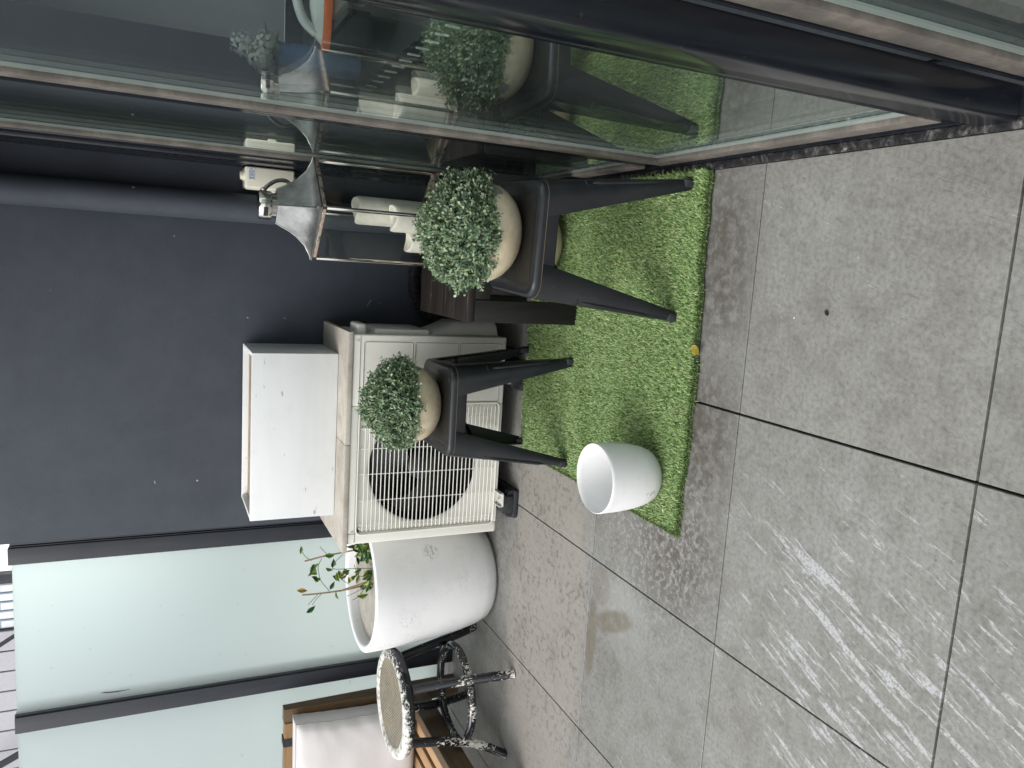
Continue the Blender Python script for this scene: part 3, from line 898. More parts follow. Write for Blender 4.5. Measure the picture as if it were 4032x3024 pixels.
# ================================================================ AIR CONDITIONER
AX0, AX1, AY, AZ0, AZ1, AD = -1.026, -0.262, 2.645, 0.070, 0.652, 0.30
ac = thing('air_conditioner', (-0.644, 2.79, 0.05), 'cream outdoor air conditioning unit with a round fan behind a wire grille', 'air conditioner')
ACP = (-0.644, 2.79, 0.05)
FCX, FCZ, FR = -0.752, 0.372, 0.207
gx0, gx1, gz0, gz1 = -0.985, -0.517, 0.090, 0.617
bm = BM()
box(bm, AX0, AX1, AY + .018, AY + AD, AZ0, AZ1, bev=.012, seg=3)
bm.normal_update()
bmesh.ops.delete(bm, geom=[f for f in bm.faces if f.normal.y < -.99 and f.calc_area() > .05], context='FACES')
loc(obj('casing', bm, M['ac'], ac), ACP)
# front plate with recess and round hole
def plate_hole(bm, x0, x1, z0, z1, y, cx, cz, r, seg=72):
    circ = []; rect = []
    for i in range(seg):
        a = 2 * math.pi * i / seg
        c_, s_ = math.cos(a), math.sin(a)
        circ.append(bm.verts.new((cx + r * c_, y, cz + r * s_)))
        tx = ((x1 - cx) / c_) if c_ > 1e-9 else ((x0 - cx) / c_ if c_ < -1e-9 else 1e9)
        tz = ((z1 - cz) / s_) if s_ > 1e-9 else ((z0 - cz) / s_ if s_ < -1e-9 else 1e9)
        tt = min(tx, tz)
        rect.append(bm.verts.new((cx + c_ * tt, y, cz + s_ * tt)))
    for i in range(seg):
        j = (i + 1) % seg
        bm.faces.new((circ[i], circ[j], rect[j], rect[i]))
    return circ
bm = BM()
YR = AY + .012                                       # recessed plate behind the wires
circ = plate_hole(bm, gx0, gx1, gz0, gz1, YR, FCX, FCZ, FR + .012)
# flared bell mouth
prev = circ
for rr, yy in ((FR + .004, YR + .002), (FR, YR + .008)):
    ring = [bm.verts.new((FCX + rr * math.cos(2 * math.pi * i / 72), yy, FCZ + rr * math.sin(2 * math.pi * i / 72))) for i in range(72)]
    for i in range(72):
        j = (i + 1) % 72
        bm.faces.new((prev[i], ring[i], ring[j], prev[j]))
    prev = ring
loc(obj('fan_shroud', bm, M['ac'], ac, ang=60), ACP)
# front frame around grille + right panel
bm = BM()
box(bm, AX0, gx0, AY, AY + .02, AZ0, AZ1, bev=.006, seg=3)
box(bm, gx0, gx1, AY + .0006, AY + .0195, gz1, AZ1, bev=.003)
box(bm, gx0, gx1, AY + .0006, AY + .0195, AZ0, gz0, bev=.003)
box(bm, gx1, AX1, AY, AY + .02, AZ0, AZ1, bev=.006, seg=3)
loc(obj('front_panel', bm, M['ac'], ac), ACP)
# embossed groove lines on the right panel
M['groove'] = simple('cream_groove', (0.40, 0.385, 0.33), 0.6)
bm = BM()
yg = AY - .0016
def rr_loop(x0, x1, z0, z1, r=.014, n=5):
    return [((x0 + x1) / 2 + a, yg + .0008, (z0 + z1) / 2 + b) for a, b in rrect((x1 - x0) / 2, (z1 - z0) / 2, r, n)]
for z0, z1 in ((0.4375, 0.614), (0.2665, 0.4285), (0.092, 0.2575)):
    tube(bm, rr_loop(-0.508, -0.288, z0, z1, .008), .0016, 6, closed=True)
    loc(obj('panel_rib', bm, M['groove'], ac), ACP); bm = BM()
tube(bm, [(AX0 + .006, yg + .001, .628), (AX1 - .006, yg + .001, .628)], .0014, 6)
loc(obj('seam', bm, M['groove'], ac), ACP); bm = BM()
tube(bm, rr_loop(gx0 - .006, gx1 + .006, gz0 - .006, gz1 + .006, .02), .0026, 6, closed=True)
loc(obj('grille_rim', bm, M['ac'], ac), ACP)
# wire grille
bm = BM()
z = gz0 + .012
while z < gz1 - .006:
    tube(bm, [(gx0 + .002, AY + .011, z), (gx0 + .008, AY - .004, z), (gx1 - .008, AY - .004, z), (gx1 - .002, AY + .011, z)], .0018, 6)
    z += 0.01555
for xg in (gx0 + .016, gx0 + .03, -0.864, -0.766, -0.672, -0.600, gx1 - .045):
    tube(bm, [(xg, AY + .010, gz0 + .002), (xg, AY - .0015, gz0 + .008), (xg, AY - .0015, gz1 - .008), (xg, AY + .010, gz1 - .002)], .0017, 6)
loc(obj('fan_grille', bm, M['ac_wire'], ac), ACP)
# dark cavity and fan
bm = BM()
def cring(r_, y_): return [(FCX + r_ * math.cos(2 * math.pi * i / 64), y_, FCZ + r_ * math.sin(2 * math.pi * i / 64)) for i in range(64)]
loft(bm, [cring(FR - .0003, YR + .008), cring(FR - .0003, AY + .03), cring(FR + .004, AY + .16)], True, False, True)
loc(obj('fan_cavity', bm, M['black_plastic'], ac), ACP)
fan = BM()
lathe_r = [cring(.012, AY + .032), cring(.050, AY + .036), cring(.056, AY + .044), cring(.058, AY + .10)]
loft(fan, lathe_r, True, True, True)
for kbl in range(3):
    a0 = R(62 + 120 * kbl)
    rows = []
    for i in range(15):
        u = i / 14
        rows.append([(FCX + r_ * math.cos(a0 + R(84) * u - .9 * (r_ - .05) / .14), AY + .044 + .060 * u - .012 * (r_ - .05) / .14, FCZ + r_ * math.sin(a0 + R(84) * u - .9 * (r_ - .05) / .14)) for r_ in (.050, .09, .13, .165, .190 - .022 * abs(2 * u - 1) ** 3)])
    loft(fan, rows, closed=False)
loc(obj('fan', fan, M['fan'], ac, ang=60), ACP)
# screws, badge
for x, z in ((-0.98, .637), (-1.0, .079), (-0.283, .079), (-0.283, .637)):
    bm = BM(); cyl(bm, (x, AY - .0015, z), .005, .003, 'Y', 12)
    loc(obj('screw', bm, M['galv'], ac), ACP)
bm = BM(); box(bm, -0.372, -0.366, AY - .0012, AY + .001, .548, .562)
loc(obj('badge', bm, M['redmark'], ac), ACP)
# valve cover and handle on the right-hand end
bm = BM()
prof = [(AX1 - .002, 2.70), (AX1 + .030, 2.715), (AX1 + .048, 2.74), (AX1 + .048, 2.86), (AX1 + .02, 2.90), (AX1 - .002, 2.91)]
rings = [[(x, y, z) for x, y in prof] for z in (.085, .10)] + [[(AX1 + (x - AX1) * k, y, z) for x, y in prof] for z, k in ((.255, 1.0), (.30, .55), (.34, .12))]
loft(bm, rings, True, True, True)
loc(obj('valve_cover', bm, M['ac'], ac), ACP)
bm = BM()
box(bm, AX1 - .004, AX1 + .016, 2.70, 2.92, .36, .565, bev=.007)
loc(obj('side_panel', bm, M['ac'], ac), ACP)
bm = BM(); box(bm, AX1 - .004, AX1 + .034, 2.685, 2.80, .597, .632, bev=.010, seg=3)
loc(obj('handle', bm, M['ac'], ac), ACP)
# feet
for fx in (-0.885, -0.405):
    bm = BM()
    box(bm, fx - .024, fx + .024, AY - .055, AY + AD + .03, .066, .071, bev=.001)
    vs = [bm.verts.new(p) for p in ((fx - .03, AY + .02, .0705), (fx + .03, AY + .02, .0705), (fx + .024, AY - .052, .0712), (fx - .024, AY - .052, .0712))]
    cyl(bm, (fx, AY - .028, .071), .010, .003, 'Z', 16); cyl(bm, (fx, AY - .028, .074), .005, .010, 'Z', 10)
    box(bm, fx - .027, fx - .024, AY - .05, AY + .02, .066, .082); box(bm, fx + .024, fx + .027, AY - .05, AY + .02, .066, .082)
    loc(obj('mounting_foot', bm, M['galv'], ac), ACP)
# rubber blocks
for i, fx in enumerate((-0.905, -0.405)):
    bm = BM()
    ya, yb = AY - .052, AY + AD + .036
    box(bm, fx - .056, fx + .056, ya, yb, .0012, .022, bev=.007, seg=3)
    box(bm, fx - .034, fx + .034, ya + .002, yb - .002, .018, .0655, bev=.004)
    for q in (-1, 1):
        rings = [[(fx + q * a_, y_, b_) for a_, b_ in ((.033, .02), (.054, .02), (.050, .040), (.040, .046), (.033, .046))] for y_ in (ya + .012, ya + .05)]
        if q < 0: rings = [list(reversed(r_)) for r_ in rings]
        loft(bm, rings, True, True, True)
    tag(obj('rubber_block', bm, M['rubber'], ang=25), ('dusty black rubber block under the fan end of the air conditioner', 'black rubber block under the air conditioner behind the legs of a stool')[i], 'rubber block', 'rubber blocks under the air conditioner')

# pavers laid on the unit, planter on them
for i, (x0, x1) in enumerate(((-0.6545, -0.254), (-1.052, -0.6565))):
    bm = BM(); box(bm, x0, x1, 2.640, 3.080, AZ1 + .0015, AZ1 + .019, bev=.0015)
    tag(obj('paver', bm, M['paver']), ('beige stone paver on the air conditioner, at its plain panel end near the bench', 'beige stone paver on the air conditioner, above its fan')[i], 'paver', 'pavers laid on the air conditioner')
PZ = AZ1 + .020
bxp = thing('planter_box', (-0.653, 2.935, PZ), 'empty white painted wooden trough standing on the beige pavers', 'planter')
BP = (-0.653, 2.935, PZ)
x0, x1, y0, y1, z1 = -0.957, -0.349, 2.785, 3.086, PZ + .300
bm = BM(); box(bm, x0, x1, y0, y0 + .014, PZ, z1, bev=.0025); box(bm, x0, x1, y1 - .014, y1, PZ, z1, bev=.0025)
box(bm, x0, x0 + .014, y0 + .0145, y1 - .0145, PZ, z1 - .0008, bev=.002); box(bm, x1 - .014, x1, y0 + .0145, y1 - .0145, PZ, z1 - .0008, bev=.002)
box(bm, x0 + .0145, x1 - .0145, y0 + .0145, y1 - .0145, PZ + .001, PZ + .015)
loc(obj('box_side', bm, M['whitewood'], bxp), BP)
bm = BM(); box(bm, x0 + .016, x1 - .016, y0 + .016, y1 - .016, z1 - .034, z1 - .021, bev=.002)
loc(obj('inner_board', bm, M['plywood'], bxp), BP)

# corrugated hose behind the bench
pts = spline([(-.245, 2.93, .06), (-.235, 2.93, .15), (-.225, 2.94, .235), (-.195, 2.945, .300), (-.135, 2.95, .335), (-.06, 2.96, .345), (.02, 2.965, .325), (.10, 2.97, .27), (.15, 2.97, .18)], 40)
dl = 0; P2 = []; rad = []
step = .0022; acc = 0; last = pts[0]; P2.append(pts[0])
for p in pts[1:]:
    while (p - last).length >= step:
        last = last + (p - last).normalized() * step; P2.append(last.copy())
rad = [.0255 + .0028 * math.cos(2 * math.pi * i / 4) for i in range(len(P2))]
bm = BM(); tube(bm, P2, rad, 16)
tag(obj('corrugated_hose', bm, M['hose'], ang=80), 'black corrugated hose arching behind the charred bench against the wall', 'hose')

# ================================================================ METAL STOOLS
def make_stool(loc_, rz, label):
    s = thing('metal_stool', loc_, label, 'stool', 'black metal stools holding topiary bowls', rz)
    T = 0.418
    hs_ = .147
    # seat: rolled edge, shallow rim, dished centre
    bm = BM()
    prof = [(0.0, -.050), (0.0, -.012), (-.0015, -.006), (-.005, -.0015), (-.011, .0), (-.022, -.0006), (-.030, -.0035), (-.034, -.006), (-.040, -.0065)]
    rings = []
    for off, z in prof:
        rings.append([(a, b, T + z) for a, b in rrect(hs_ + off, hs_ + off, .046 + off * .9, 8)])
    loft(bm, rings, True, False, False)
    inner = [(-.001, -.050), (-.001, -.008)]
    loft(bm, [[(a, b, T + z) for a, b in rrect(hs_ - .0018 + o_, hs_ - .0018 + o_, .044, 8)] for o_, z in ((0, -.050), (-.002, -.0025))])
    obj('seat', bm, M['stool'], s, ang=40)
    bm = BM()
    rings = [[(a, b, T - .0065) for a, b in rrect(hs_ - .040, hs_ - .040, .012, 8)], [(a, b, T - .009) for a, b in rrect(hs_ - .06, hs_ - .06, .01, 8)], [(a, b, T - .010) for a, b in rrect(.02, .02, .005, 8)]]
    loft(bm, rings, True, False, True)
    obj('seat_panel', bm, M['seat_dust'], s)
    # rust line along the seam
    bm = BM()
    rr_ = [(a, b, T - .0215) for a, b in rrect(hs_ + .0002, hs_ + .0002, .046, 8)]
    tube(bm, rr_, .00045, 5, closed=True)
    obj('weld_seam', bm, M['rust'], s)
    for sx in (-1, 1):
        for sy in (-1, 1):
            bm = BM()
            outs, ins = [], []
            for i in range(15):
                u = i / 14
                z = (T - .0225) * (1 - u) + .010 * u
                cx = hs_ + .0012 + (.184 - hs_) * u
                wd = .090 * (1 - u) + .025 * u
                r = .046 * (1 - u) + .015 * u
                path = [(cx, cx - wd)]
                for kk in range(9):
                    a = R(90 * kk / 8)
                    path.append((cx - r + r * math.cos(a), cx - r + r * math.sin(a)))
                path.append((cx - wd, cx))
                outs.append([(sx * a, sy * b, z) for a, b in path])
                ins.append([(sx * (a - .0028), sy * (b - .0028), z) for a, b in path])
            full = [o_ + list(reversed(i_)) for o_, i_ in zip(outs, ins)]
            if sx * sy < 0: full = [list(reversed(f)) for f in full]
            loft(bm, full, True, True, True)
            lg = obj('leg', bm, M['stool'], s, ang=50)
            bm = BM()
            pp = []
            for u in np.linspace(.30, .80, 12):
                z = (T - .0225) * (1 - u) + .010 * u
                r = .046 * (1 - u) + .015 * u
                cx = hs_ + .0012 + (.184 - hs_) * u
                k_ = cx - r + r * .7071
                pp.append((sx * k_, sy * k_, z))
            tube(bm, pp, [.002] + [.0062] * 10 + [.002], 8)
            obj('rib', bm, M['stool'], lg)
            bm = BM()
            box(bm, sx * .1735 - .0125, sx * .1735 + .0125, sy * .1735 - .0125, sy * .1735 + .0125, 0.0, .030, bev=.007, seg=3)
            obj('foot', bm, M['rubber'], lg)
    # apron below the seat between the legs and crossed straps
    bm = BM()
    for k_ in range(4):
        Mr = Matrix.Rotation(k_ * math.pi / 2, 4, 'Z')
        box(bm, -.088, .088, hs_ - .004, hs_ - .0015, T - .055, T - .046, M=Mr)
    for ang_, dz in ((45, 0), (135, .004)):
        Mr = Matrix.Rotation(R(ang_), 4, 'Z')
        rowa = []
        for u in np.linspace(-1, 1, 15):
            zz_ = .292 - .0 + .055 * (1 - abs(u)) + dz
            rowa.append([(u * .212, -.009, zz_), (u * .212, .009, zz_), (u * .212, .009, zz_ + .002), (u * .212, -.009, zz_ + .002)])
        n0_ = len(bm.verts)
        loft(bm, rowa, True, True, True)
        bm.verts.ensure_lookup_table()
        for v in bm.verts[n0_:]: v.co = Mr @ v.co
    obj('brace', bm, M['stool'], s, smooth=False)
    return s
make_stool((-0.472, 2.400, 0.012), R(0.5), 'black metal stool in front of the air conditioner grille')
make_stool((0.0785, 1.862, 0.012), R(-3.2), 'black metal stool nearest the glass door and the bench')

# ================================================================ TOPIARY BOWLS
def topiary_mesh(seed, Rh=.145, Hh=.134, nspr=1050):
    rg = np.random.default_rng(seed)
    V, Q, T3 = [], [], []
    sv, sq = [], []
    def leaf(p, d, side, L, W):
        n = np.cross(d, side); n /= (np.linalg.norm(n) + 1e-9)
        s = np.cross(n, d)
        b = len(V)
        V.extend([p, p + d * L * .45 + s * W * .42 - n * W * .10, p + d * L * .80 + s * W * .46 + n * W * .05, p + d * L * 1.0 + n * W * .12,
                  p + d * L * .80 - s * W * .46 + n * W * .05, p + d * L * .45 - s * W * .42 - n * W * .10])
        Q.extend([(b, b + 1, b + 2, b + 3), (b, b + 3, b + 4, b + 5)])
    for i in range(nspr):
        u = (i + .5) / nspr
        ct = 1 - u * 1.02                      # from the top down past the rim
        phi = i * 2.399963 + rg.normal(0, .15)
        stt = math.sqrt(max(0, 1 - ct * ct))
        out = np.array([stt * math.cos(phi), stt * math.sin(phi), ct])
        lump = 1 + .10 * mnoise.noise(Vector(out * 2.6 + seed)) + rg.normal(0, .035)
        if rg.random() < .05: lump += rg.uniform(.06, .16)
        tip = out * np.array([Rh, Rh, Hh if ct > 0 else Rh * .62]) * lump
        tip[2] -= .002
        dj = out + rg.normal(0, .42, 3) + np.array([0, 0, .15]); dj /= np.linalg.norm(dj)
        base = tip - dj * rg.uniform(.05, .075)
        d0 = tip - base
        ln = np.linalg.norm(d0); d0 /= ln
        bend = rg.normal(0, .25, 3); bend[2] += .25
        npair = 6
        for kq in range(npair):
            f = .35 + .65 * kq / (npair - 1)
            p = base + d0 * ln * f + bend * .012 * f * f
            dd = d0 + bend * .25 * f; dd /= np.linalg.norm(dd)
            ax = rg.normal(0, 1, 3); ax -= dd * ax.dot(dd); ax /= np.linalg.norm(ax)
            op = .75 - .35 * kq / npair
            for sgn in (1, -1):
                ld = dd * (1 - op) + ax * sgn * op + np.array([0, 0, .12]); ld /= np.linalg.norm(ld)
                L = rg.uniform(.0090, .0135); W = L * rg.uniform(.45, .6)
                leaf(p, ld, np.cross(ld, dd) + rg.normal(0, .15, 3), L, W)
        b = len(sv); a_ = np.cross(d0, [0.3, 0.5, 0.8]); a_ /= np.linalg.norm(a_); c_ = np.cross(d0, a_)
        st0 = base * .3
        for p in (st0, tip):
            for an in (0, 2.094, 4.189): sv.append(p + (a_ * math.cos(an) + c_ * math.sin(an)) * .0009)
        sq.extend([(b, b + 1, b + 4, b + 3), (b + 1, b + 2, b + 5, b + 4), (b + 2, b, b + 3, b + 5)])
    return np.array(V), np.array(Q), np.array(sv), np.array(sq)
fol = [topiary_mesh(3), topiary_mesh(8)]
def topiary(loc_, label, k, rz=0, sc_=1.0, base=None):
    t_ = thing('topiary_bowl', loc_, label, 'potted plant', 'cream bowls with clipped topiary', rz)
    bm = BM()
    prof = [(.0, .0), (.066, .0), (.078, .004), (.097, .017), (.114, .037), (.124, .058), (.127, .076), (.124, .092), (.114, .105), (.105, .109), (.100, .106), (.100, .095)]
    lathe(bm, prof[1:], 56, cap0=True)
    pot = obj('bowl', bm, M['cream'], t_, ang=60)
    bm = BM(); lathe(bm, [(.1005, .094), (.06, .099), (.0, .101)][:2], 24, cap0=False, cap1=True)
    obj('moss', bm, M['backing'], t_)
    V, Qd, sv, sq = fol[k]
    off = np.array([0, 0, .100])
    npobj('foliage', V + off, [Qd], M['box_leaf'], t_)
    npobj('twigs', sv + off, [sq], M['shoot'], t_)
    t_.scale = (sc_,) * 3
    return t_
topiary((-0.468, 2.425, 0.4225), 'cream bowl of clipped topiary on the stool before the air conditioner', 0, 0.4)
topiary((0.085, 1.890, 0.4225), 'cream bowl of clipped topiary with grey chips, on the stool by the glass', 1, 0.0)
topiary((0.085, 2.425, 0.018), 'cream bowl of topiary standing on the turf underneath the charred bench', 0, 2.0)

# ================================================================ SMALL WHITE POT
bm = BM()
prof = [(.052, .0), (.060, .004), (.074, .018), (.084, .044), (.091, .08), (.095, .125), (.0965, .176), (.0965, .183), (.0945, .1855), (.0922, .183), (.0915, .17), (.088, .10), (.079, .045), (.066, .020), (.045, .014)]
lathe(bm, prof, 64, cap0=True, cap1=True)
tag(obj('flower_pot', bm, M['whitepot'], ang=50, loc=(-0.553, 1.748, 0.008)), 'small empty white pot standing on the corner of the turf', 'pot')

# ================================================================ BIG WHITE POT WITH PLANT
bp = thing('large_pot', (-1.302, 2.925, 0), 'large round white planter with spindly stems beside the air conditioner', 'potted plant')
bm = BM()
prof = [(.170, .0), (.186, .004), (.203, .022), (.221, .07), (.238, .15), (.252, .25), (.262, .36), (.268, .46), (.270, .518), (.2685, .527), (.262, .530), (.247, .530), (.241, .526), (.239, .515), (.237, .40), (.234, .38)]
lathe(bm, prof, 88, cap0=True)
obj('pot', bm, M['whitepot'], bp, ang=50)
bm = BM(); lathe(bm, [(.2385, .488), (.15, .494), (.06, .491)], 48, cap0=False, cap1=True)
obj('soil', bm, M['soil'], bp)
def BPp(p, dy=0.0): return (p[0] + 1.302, 2.88 + dy - 2.925, p[1])
stems = {'A': [(-1.150, .44), (-1.146, .53), (-1.145, .553), (-1.153, .609), (-1.16, .676), (-1.173, .755)],
         'B': [(-1.296, .44), (-1.296, .48), (-1.297, .532), (-1.3, .577), (-1.3, .641), (-1.298, .71), (-1.294, .768)],
         'C': [(-1.255, .44), (-1.264, .494), (-1.278, .546), (-1.286, .578), (-1.299, .622)]}
thin = [[(-1.166, .731), (-1.152, .753), (-1.13, .768)], [(-1.151, .67), (-1.13, .689), (-1.115, .7)], [(-1.167, .691), (-1.19, .705), (-1.216, .705), (-1.25, .695), (-1.294, .663)],
        [(-1.154, .61), (-1.177, .641), (-1.202, .653)], [(-1.304, .706), (-1.323, .727), (-1.342, .742)], [(-1.304, .694), (-1.325, .712), (-1.35, .724)],
        [(-1.227, .44), (-1.227, .489), (-1.222, .564), (-1.217, .627), (-1.209, .651)], [(-1.284, .581), (-1.268, .604), (-1.257, .615)], [(-1.213, .45), (-1.213, .493), (-1.184, .513)], [(-1.253, .46), (-1.253, .534), (-1.226, .557), (-1.195, .568)],
        [(-1.30, .52), (-1.33, .545), (-1.345, .57)], [(-1.297, .53), (-1.315, .56), (-1.33, .59)]]
for kx, (nm, pts) in enumerate(stems.items()):
    bm = BM()
    tube(bm, spline([BPp(p, .02 * math.sin(kx * 2 + i * .4)) for i, p in enumerate(pts)], 4), .0034, 7)
    obj('stem', bm, M['twig'], bp)
bm = BM()
for kx, pts in enumerate(thin):
    tube(bm, spline([BPp(p, .012 * math.sin(kx + i * .8)) for i, p in enumerate(pts)], 5), .0013, 5)
obj('shoots', bm, M['shoot'], bp)
lv = [(-1.114, .776), (-1.166, .657), (-1.197, .73), (-1.214, .724), (-1.234, .72), (-1.246, .709), (-1.189, .715), (-1.186, .649), (-1.21, .662), (-1.215, .602), (-1.245, .604), (-1.241, .631), (-1.259, .625), (-1.13, .575), (-1.131, .541), (-1.155, .534), (-1.16, .553), (-1.176, .527), (-1.191, .549), (-1.219, .553), (-1.234, .554), (-1.261, .566), (-1.251, .521), (-1.249, .505), (-1.251, .488), (-1.275, .543), (-1.29, .532), (-1.309, .514), (-1.32, .535), (-1.29, .644), (-1.306, .638), (-1.285, .765), (-1.353, .736), (-1.278, .49), (-1.133, .523), (-1.12, .555), (-1.145, .515), (-1.165, .505), (-1.14, .56), (-1.265, .51), (-1.30, .50), (-1.24, .49), (-1.228, .595), (-1.235, .615), (-1.17, .54), (-1.125, .53), (-1.118, .545), (-1.128, .56), (-1.15, .525), (-1.16, .52), (-1.135, .51), (-1.152, .547), (-1.18, .515), (-1.27, .525), (-1.28, .50), (-1.295, .515), (-1.245, .615), (-1.23, .605), (-1.25, .59), (-1.205, .72), (-1.225, .728), (-1.155, .662)]
V, Qd = [], []
rg = np.random.default_rng(5)
for x, z in lv:
    p = np.array(BPp((x, z), rg.normal(0, .02)))
    d = rg.normal(0, 1, 3); d[1] *= .45; d[2] -= .3; d /= np.linalg.norm(d)
    n = rg.normal(0, 1, 3); n[1] -= 2.4; n -= d * n.dot(d); n /= np.linalg.norm(n)
    s = np.cross(n, d); Lf = rg.uniform(.032, .050); W = Lf * rg.uniform(.42, .6)
    p = p - d * Lf * .5
    b = len(V)
    prof_ = [(0, 0), (.2, .62), (.45, 1.0), (.7, .72), (1.0, 0)]
    for (tq, wq) in prof_: V.append(p + d * Lf * tq - n * Lf * .25 * (tq - .5) ** 2 * 4 * .3)
    for sg in (1, -1):
        for (tq, wq) in prof_[1:-1]: V.append(p + d * Lf * tq + s * sg * W * .5 * wq + n * W * .22 * wq - n * Lf * .25 * (tq - .5) ** 2 * 1.2)
    for o_ in (5, 8):
        Qd += [(b, b + o_, b + 1, b + 1), ]
        Qd += [(b + 1, b + o_, b + o_ + 1, b + 2), (b + 2, b + o_ + 1, b + o_ + 2, b + 3), (b + 3, b + o_ + 2, b + 4, b + 4)]
tri = np.array([q_[:3] if q_[2] == q_[3] else q_[:3] for q_ in Qd if q_[2] == q_[3]])
quad = np.array([q_ for q_ in Qd if q_[2] != q_[3]])
npobj('leaves', np.array(V), [tri, quad], M['pot_leaf'], bp)

# ================================================================ BENTWOOD STOOL
rs = thing('bentwood_stool', (-1.752, 2.765, 0), 'round cane seat stool in chipped black and white paint', 'stool')
bm = BM()
prof = [(.172, .385), (.194, .386), (.206, .392), (.2125, .403), (.213, .416), (.208, .427), (.199, .4325), (.187, .4335), (.174, .431), (.169, .425)]
lathe(bm, prof, 72, cap0=True)
obj('seat_rim', bm, M['rim'], rs, ang=60)
bm = BM(); lathe(bm, [(.1725, .4265), (.14, .4235), (.07, .4215), (.01, .421)], 64, cap0=False, cap1=True)
obj('cane_seat', bm, M['cane'], rs)
def RL(p): return (p[0] + 1.752, p[1] - 2.765, p[2])
for pts in ([(-1.64, 2.645, .39), (-1.628, 2.627, .33), (-1.606, 2.592, .2), (-1.592, 2.562, .1), (-1.578, 2.532, 0)],
            [(-1.862, 2.645, .39), (-1.868, 2.638, .33), (-1.884, 2.628, .2), (-1.905, 2.603, .1), (-1.942, 2.556, 0)],
            [(-1.632, 2.875, .39), (-1.622, 2.885, .33), (-1.602, 2.905, .2), (-1.588, 2.92, .1), (-1.574, 2.945, 0)],
            [(-1.862, 2.88, .39), (-1.868, 2.888, .33), (-1.885, 2.905, .2), (-1.905, 2.945, .1), (-1.936, 3.01, 0)]):
    bm = BM(); ps = spline([RL(p) for p in pts], 8)
    tube(bm, ps, [.0185] * (len(ps) - 1) + [.0175], 18)
    obj('leg', bm, M['chipped'], rs)
bm = BM()
tube(bm, [(-1.748 + 1.752 + .186 * math.cos(2 * math.pi * i / 72), 2.752 - 2.765 + .186 * math.sin(2 * math.pi * i / 72), .155) for i in range(72)], .0165, 14, closed=True)
obj('foot_ring', bm, M['chipped'], rs)

# ================================================================ LOUNGE CHAIR WITH CUSHION
ch = thing('lounge_chair', (-2.3, 2.8, 0), 'low brown wooden slatted lounge chair against the frosted screen', 'chair')
CHP = (-2.3, 2.8, 0)
CX1, CX0 = -1.925, -2.72
for xa in (CX1 - .062, CX0):
    bm = BM()
    rings = []
    for z, ya, yb in ((0, 3.105, 3.185), (.25, 3.108, 3.182), (.785, 3.126, 3.168)):
        rings.append([(xa, ya, z), (xa + .062, ya, z), (xa + .062, yb, z), (xa, yb, z)])
    loft(bm, rings, True, True, True)
    loc(obj('back_post', bm, M['acacia_v'], ch, smooth=False), CHP)
    bm = BM(); box(bm, xa, xa + .062, 2.36, 2.42, 0, .25, bev=.003)
    loc(obj('leg', bm, M['acacia_v'], ch), CHP)
    bm = BM(); box(bm, xa + .012, xa + .0595, 2.40, 3.105, .160, .252, bev=.003)
    loc(obj('side_rail', bm, M['acacia'], ch), CHP)
bm = BM(); box(bm, CX0 + .0625, CX1 - .0625, 3.118, 3.160, .70, .783, bev=.003)
loc(obj('top_rail', bm, M['acacia_x'], ch), CHP)
bm = BM(); box(bm, CX0 + .0625, CX1 - .0625, 3.118, 3.160, .30, .36, bev=.003)
loc(obj('lower_rail', bm, M['acacia_x'], ch), CHP)
for k in range(7):
    xa = CX0 + .09 + k * .095
    bm = BM(); box(bm, xa, xa + .045, 3.128, 3.148, .3605, .6995, bev=.002)
    loc(obj('back_slat', bm, M['acacia_v'], ch), CHP)
for k in range(8):
    xa = CX1 - .062 - .012 - .062 - k * .086
    bm = BM(); box(bm, xa, xa + .058, 2.425, 3.095, .212, .232, bev=.003)
    loc(obj('seat_slat', bm, M['acacia_l'], ch), CHP)
bm = BM(); box(bm, CX0 + .0625, CX1 - .0625, 2.39, 2.42, .16, .25, bev=.003)
loc(obj('cross_rail', bm, M['acacia_x'], ch), CHP)
bm = BM(); box(bm, CX0 + .0625, CX1 - .0625, 3.06, 3.09, .16, .2105, bev=.002)
loc(obj('cross_rail', bm, M['acacia_x'], ch), CHP)
# cushion
cu = thing('back_cushion', (-2.28, 3.05, .25), 'off white canvas cushion leaning on the back of the wooden chair', 'cushion')
CUP = (-2.28, 3.05, .25)
cx0, cx1, cz0, cz1, cyc, th = -2.66, -1.942, .24, .752, 3.052, .055
nxx, nzz = 44, 36
def cush(side):
    rows = []
    for i in range(nxx + 1):
        row = []
        u = 2 * i / nxx - 1
        for j in range(nzz + 1):
            v = 2 * j / nzz - 1
            bul = ((1 - abs(u) ** 5) * (1 - abs(v) ** 5)) ** .45
            pinch = 1 - .020 * (1 - abs(v) ** 2) * abs(u) ** 4
            x = (cx0 + cx1) / 2 + u * (cx1 - cx0) / 2 * (1 - .016 * (1 - v * v))
            z = (cz0 + cz1) / 2 + v * (cz1 - cz0) / 2 * (1 - .012 * (1 - u * u))
            edge_w = (1 - max(abs(u), abs(v)))
            wr = .006 * mnoise.noise(Vector((x * 9, z * 9, side * 3))) + .0028 * math.sin(z * 70 + 9 * mnoise.noise(Vector((x * 5, z * 5, 1)))) * math.exp(-((1 - u) / .10)) + .002 * math.sin(x * 60 + 6 * z) * math.exp(-((1 - v) / .14))
            y = cyc + side * (th * .72 + .048 * bul) + wr * (1 if side < 0 else .4) + .03 * (v * .5)
            row.append((x, y, z))
        rows.append(row)
    return rows
bm = BM()
f_, b_ = cush(-1), cush(1)
loft(bm, f_, closed=False); loft(bm, b_, closed=False)
def border(rows): return [r[0] for r in rows] + rows[-1][1:] + [r[-1] for r in rows[::-1]][1:] + rows[0][::-1][1:-1]
A_, B_ = border(f_), border(b_)
mid_ = []
nA = len(A_)
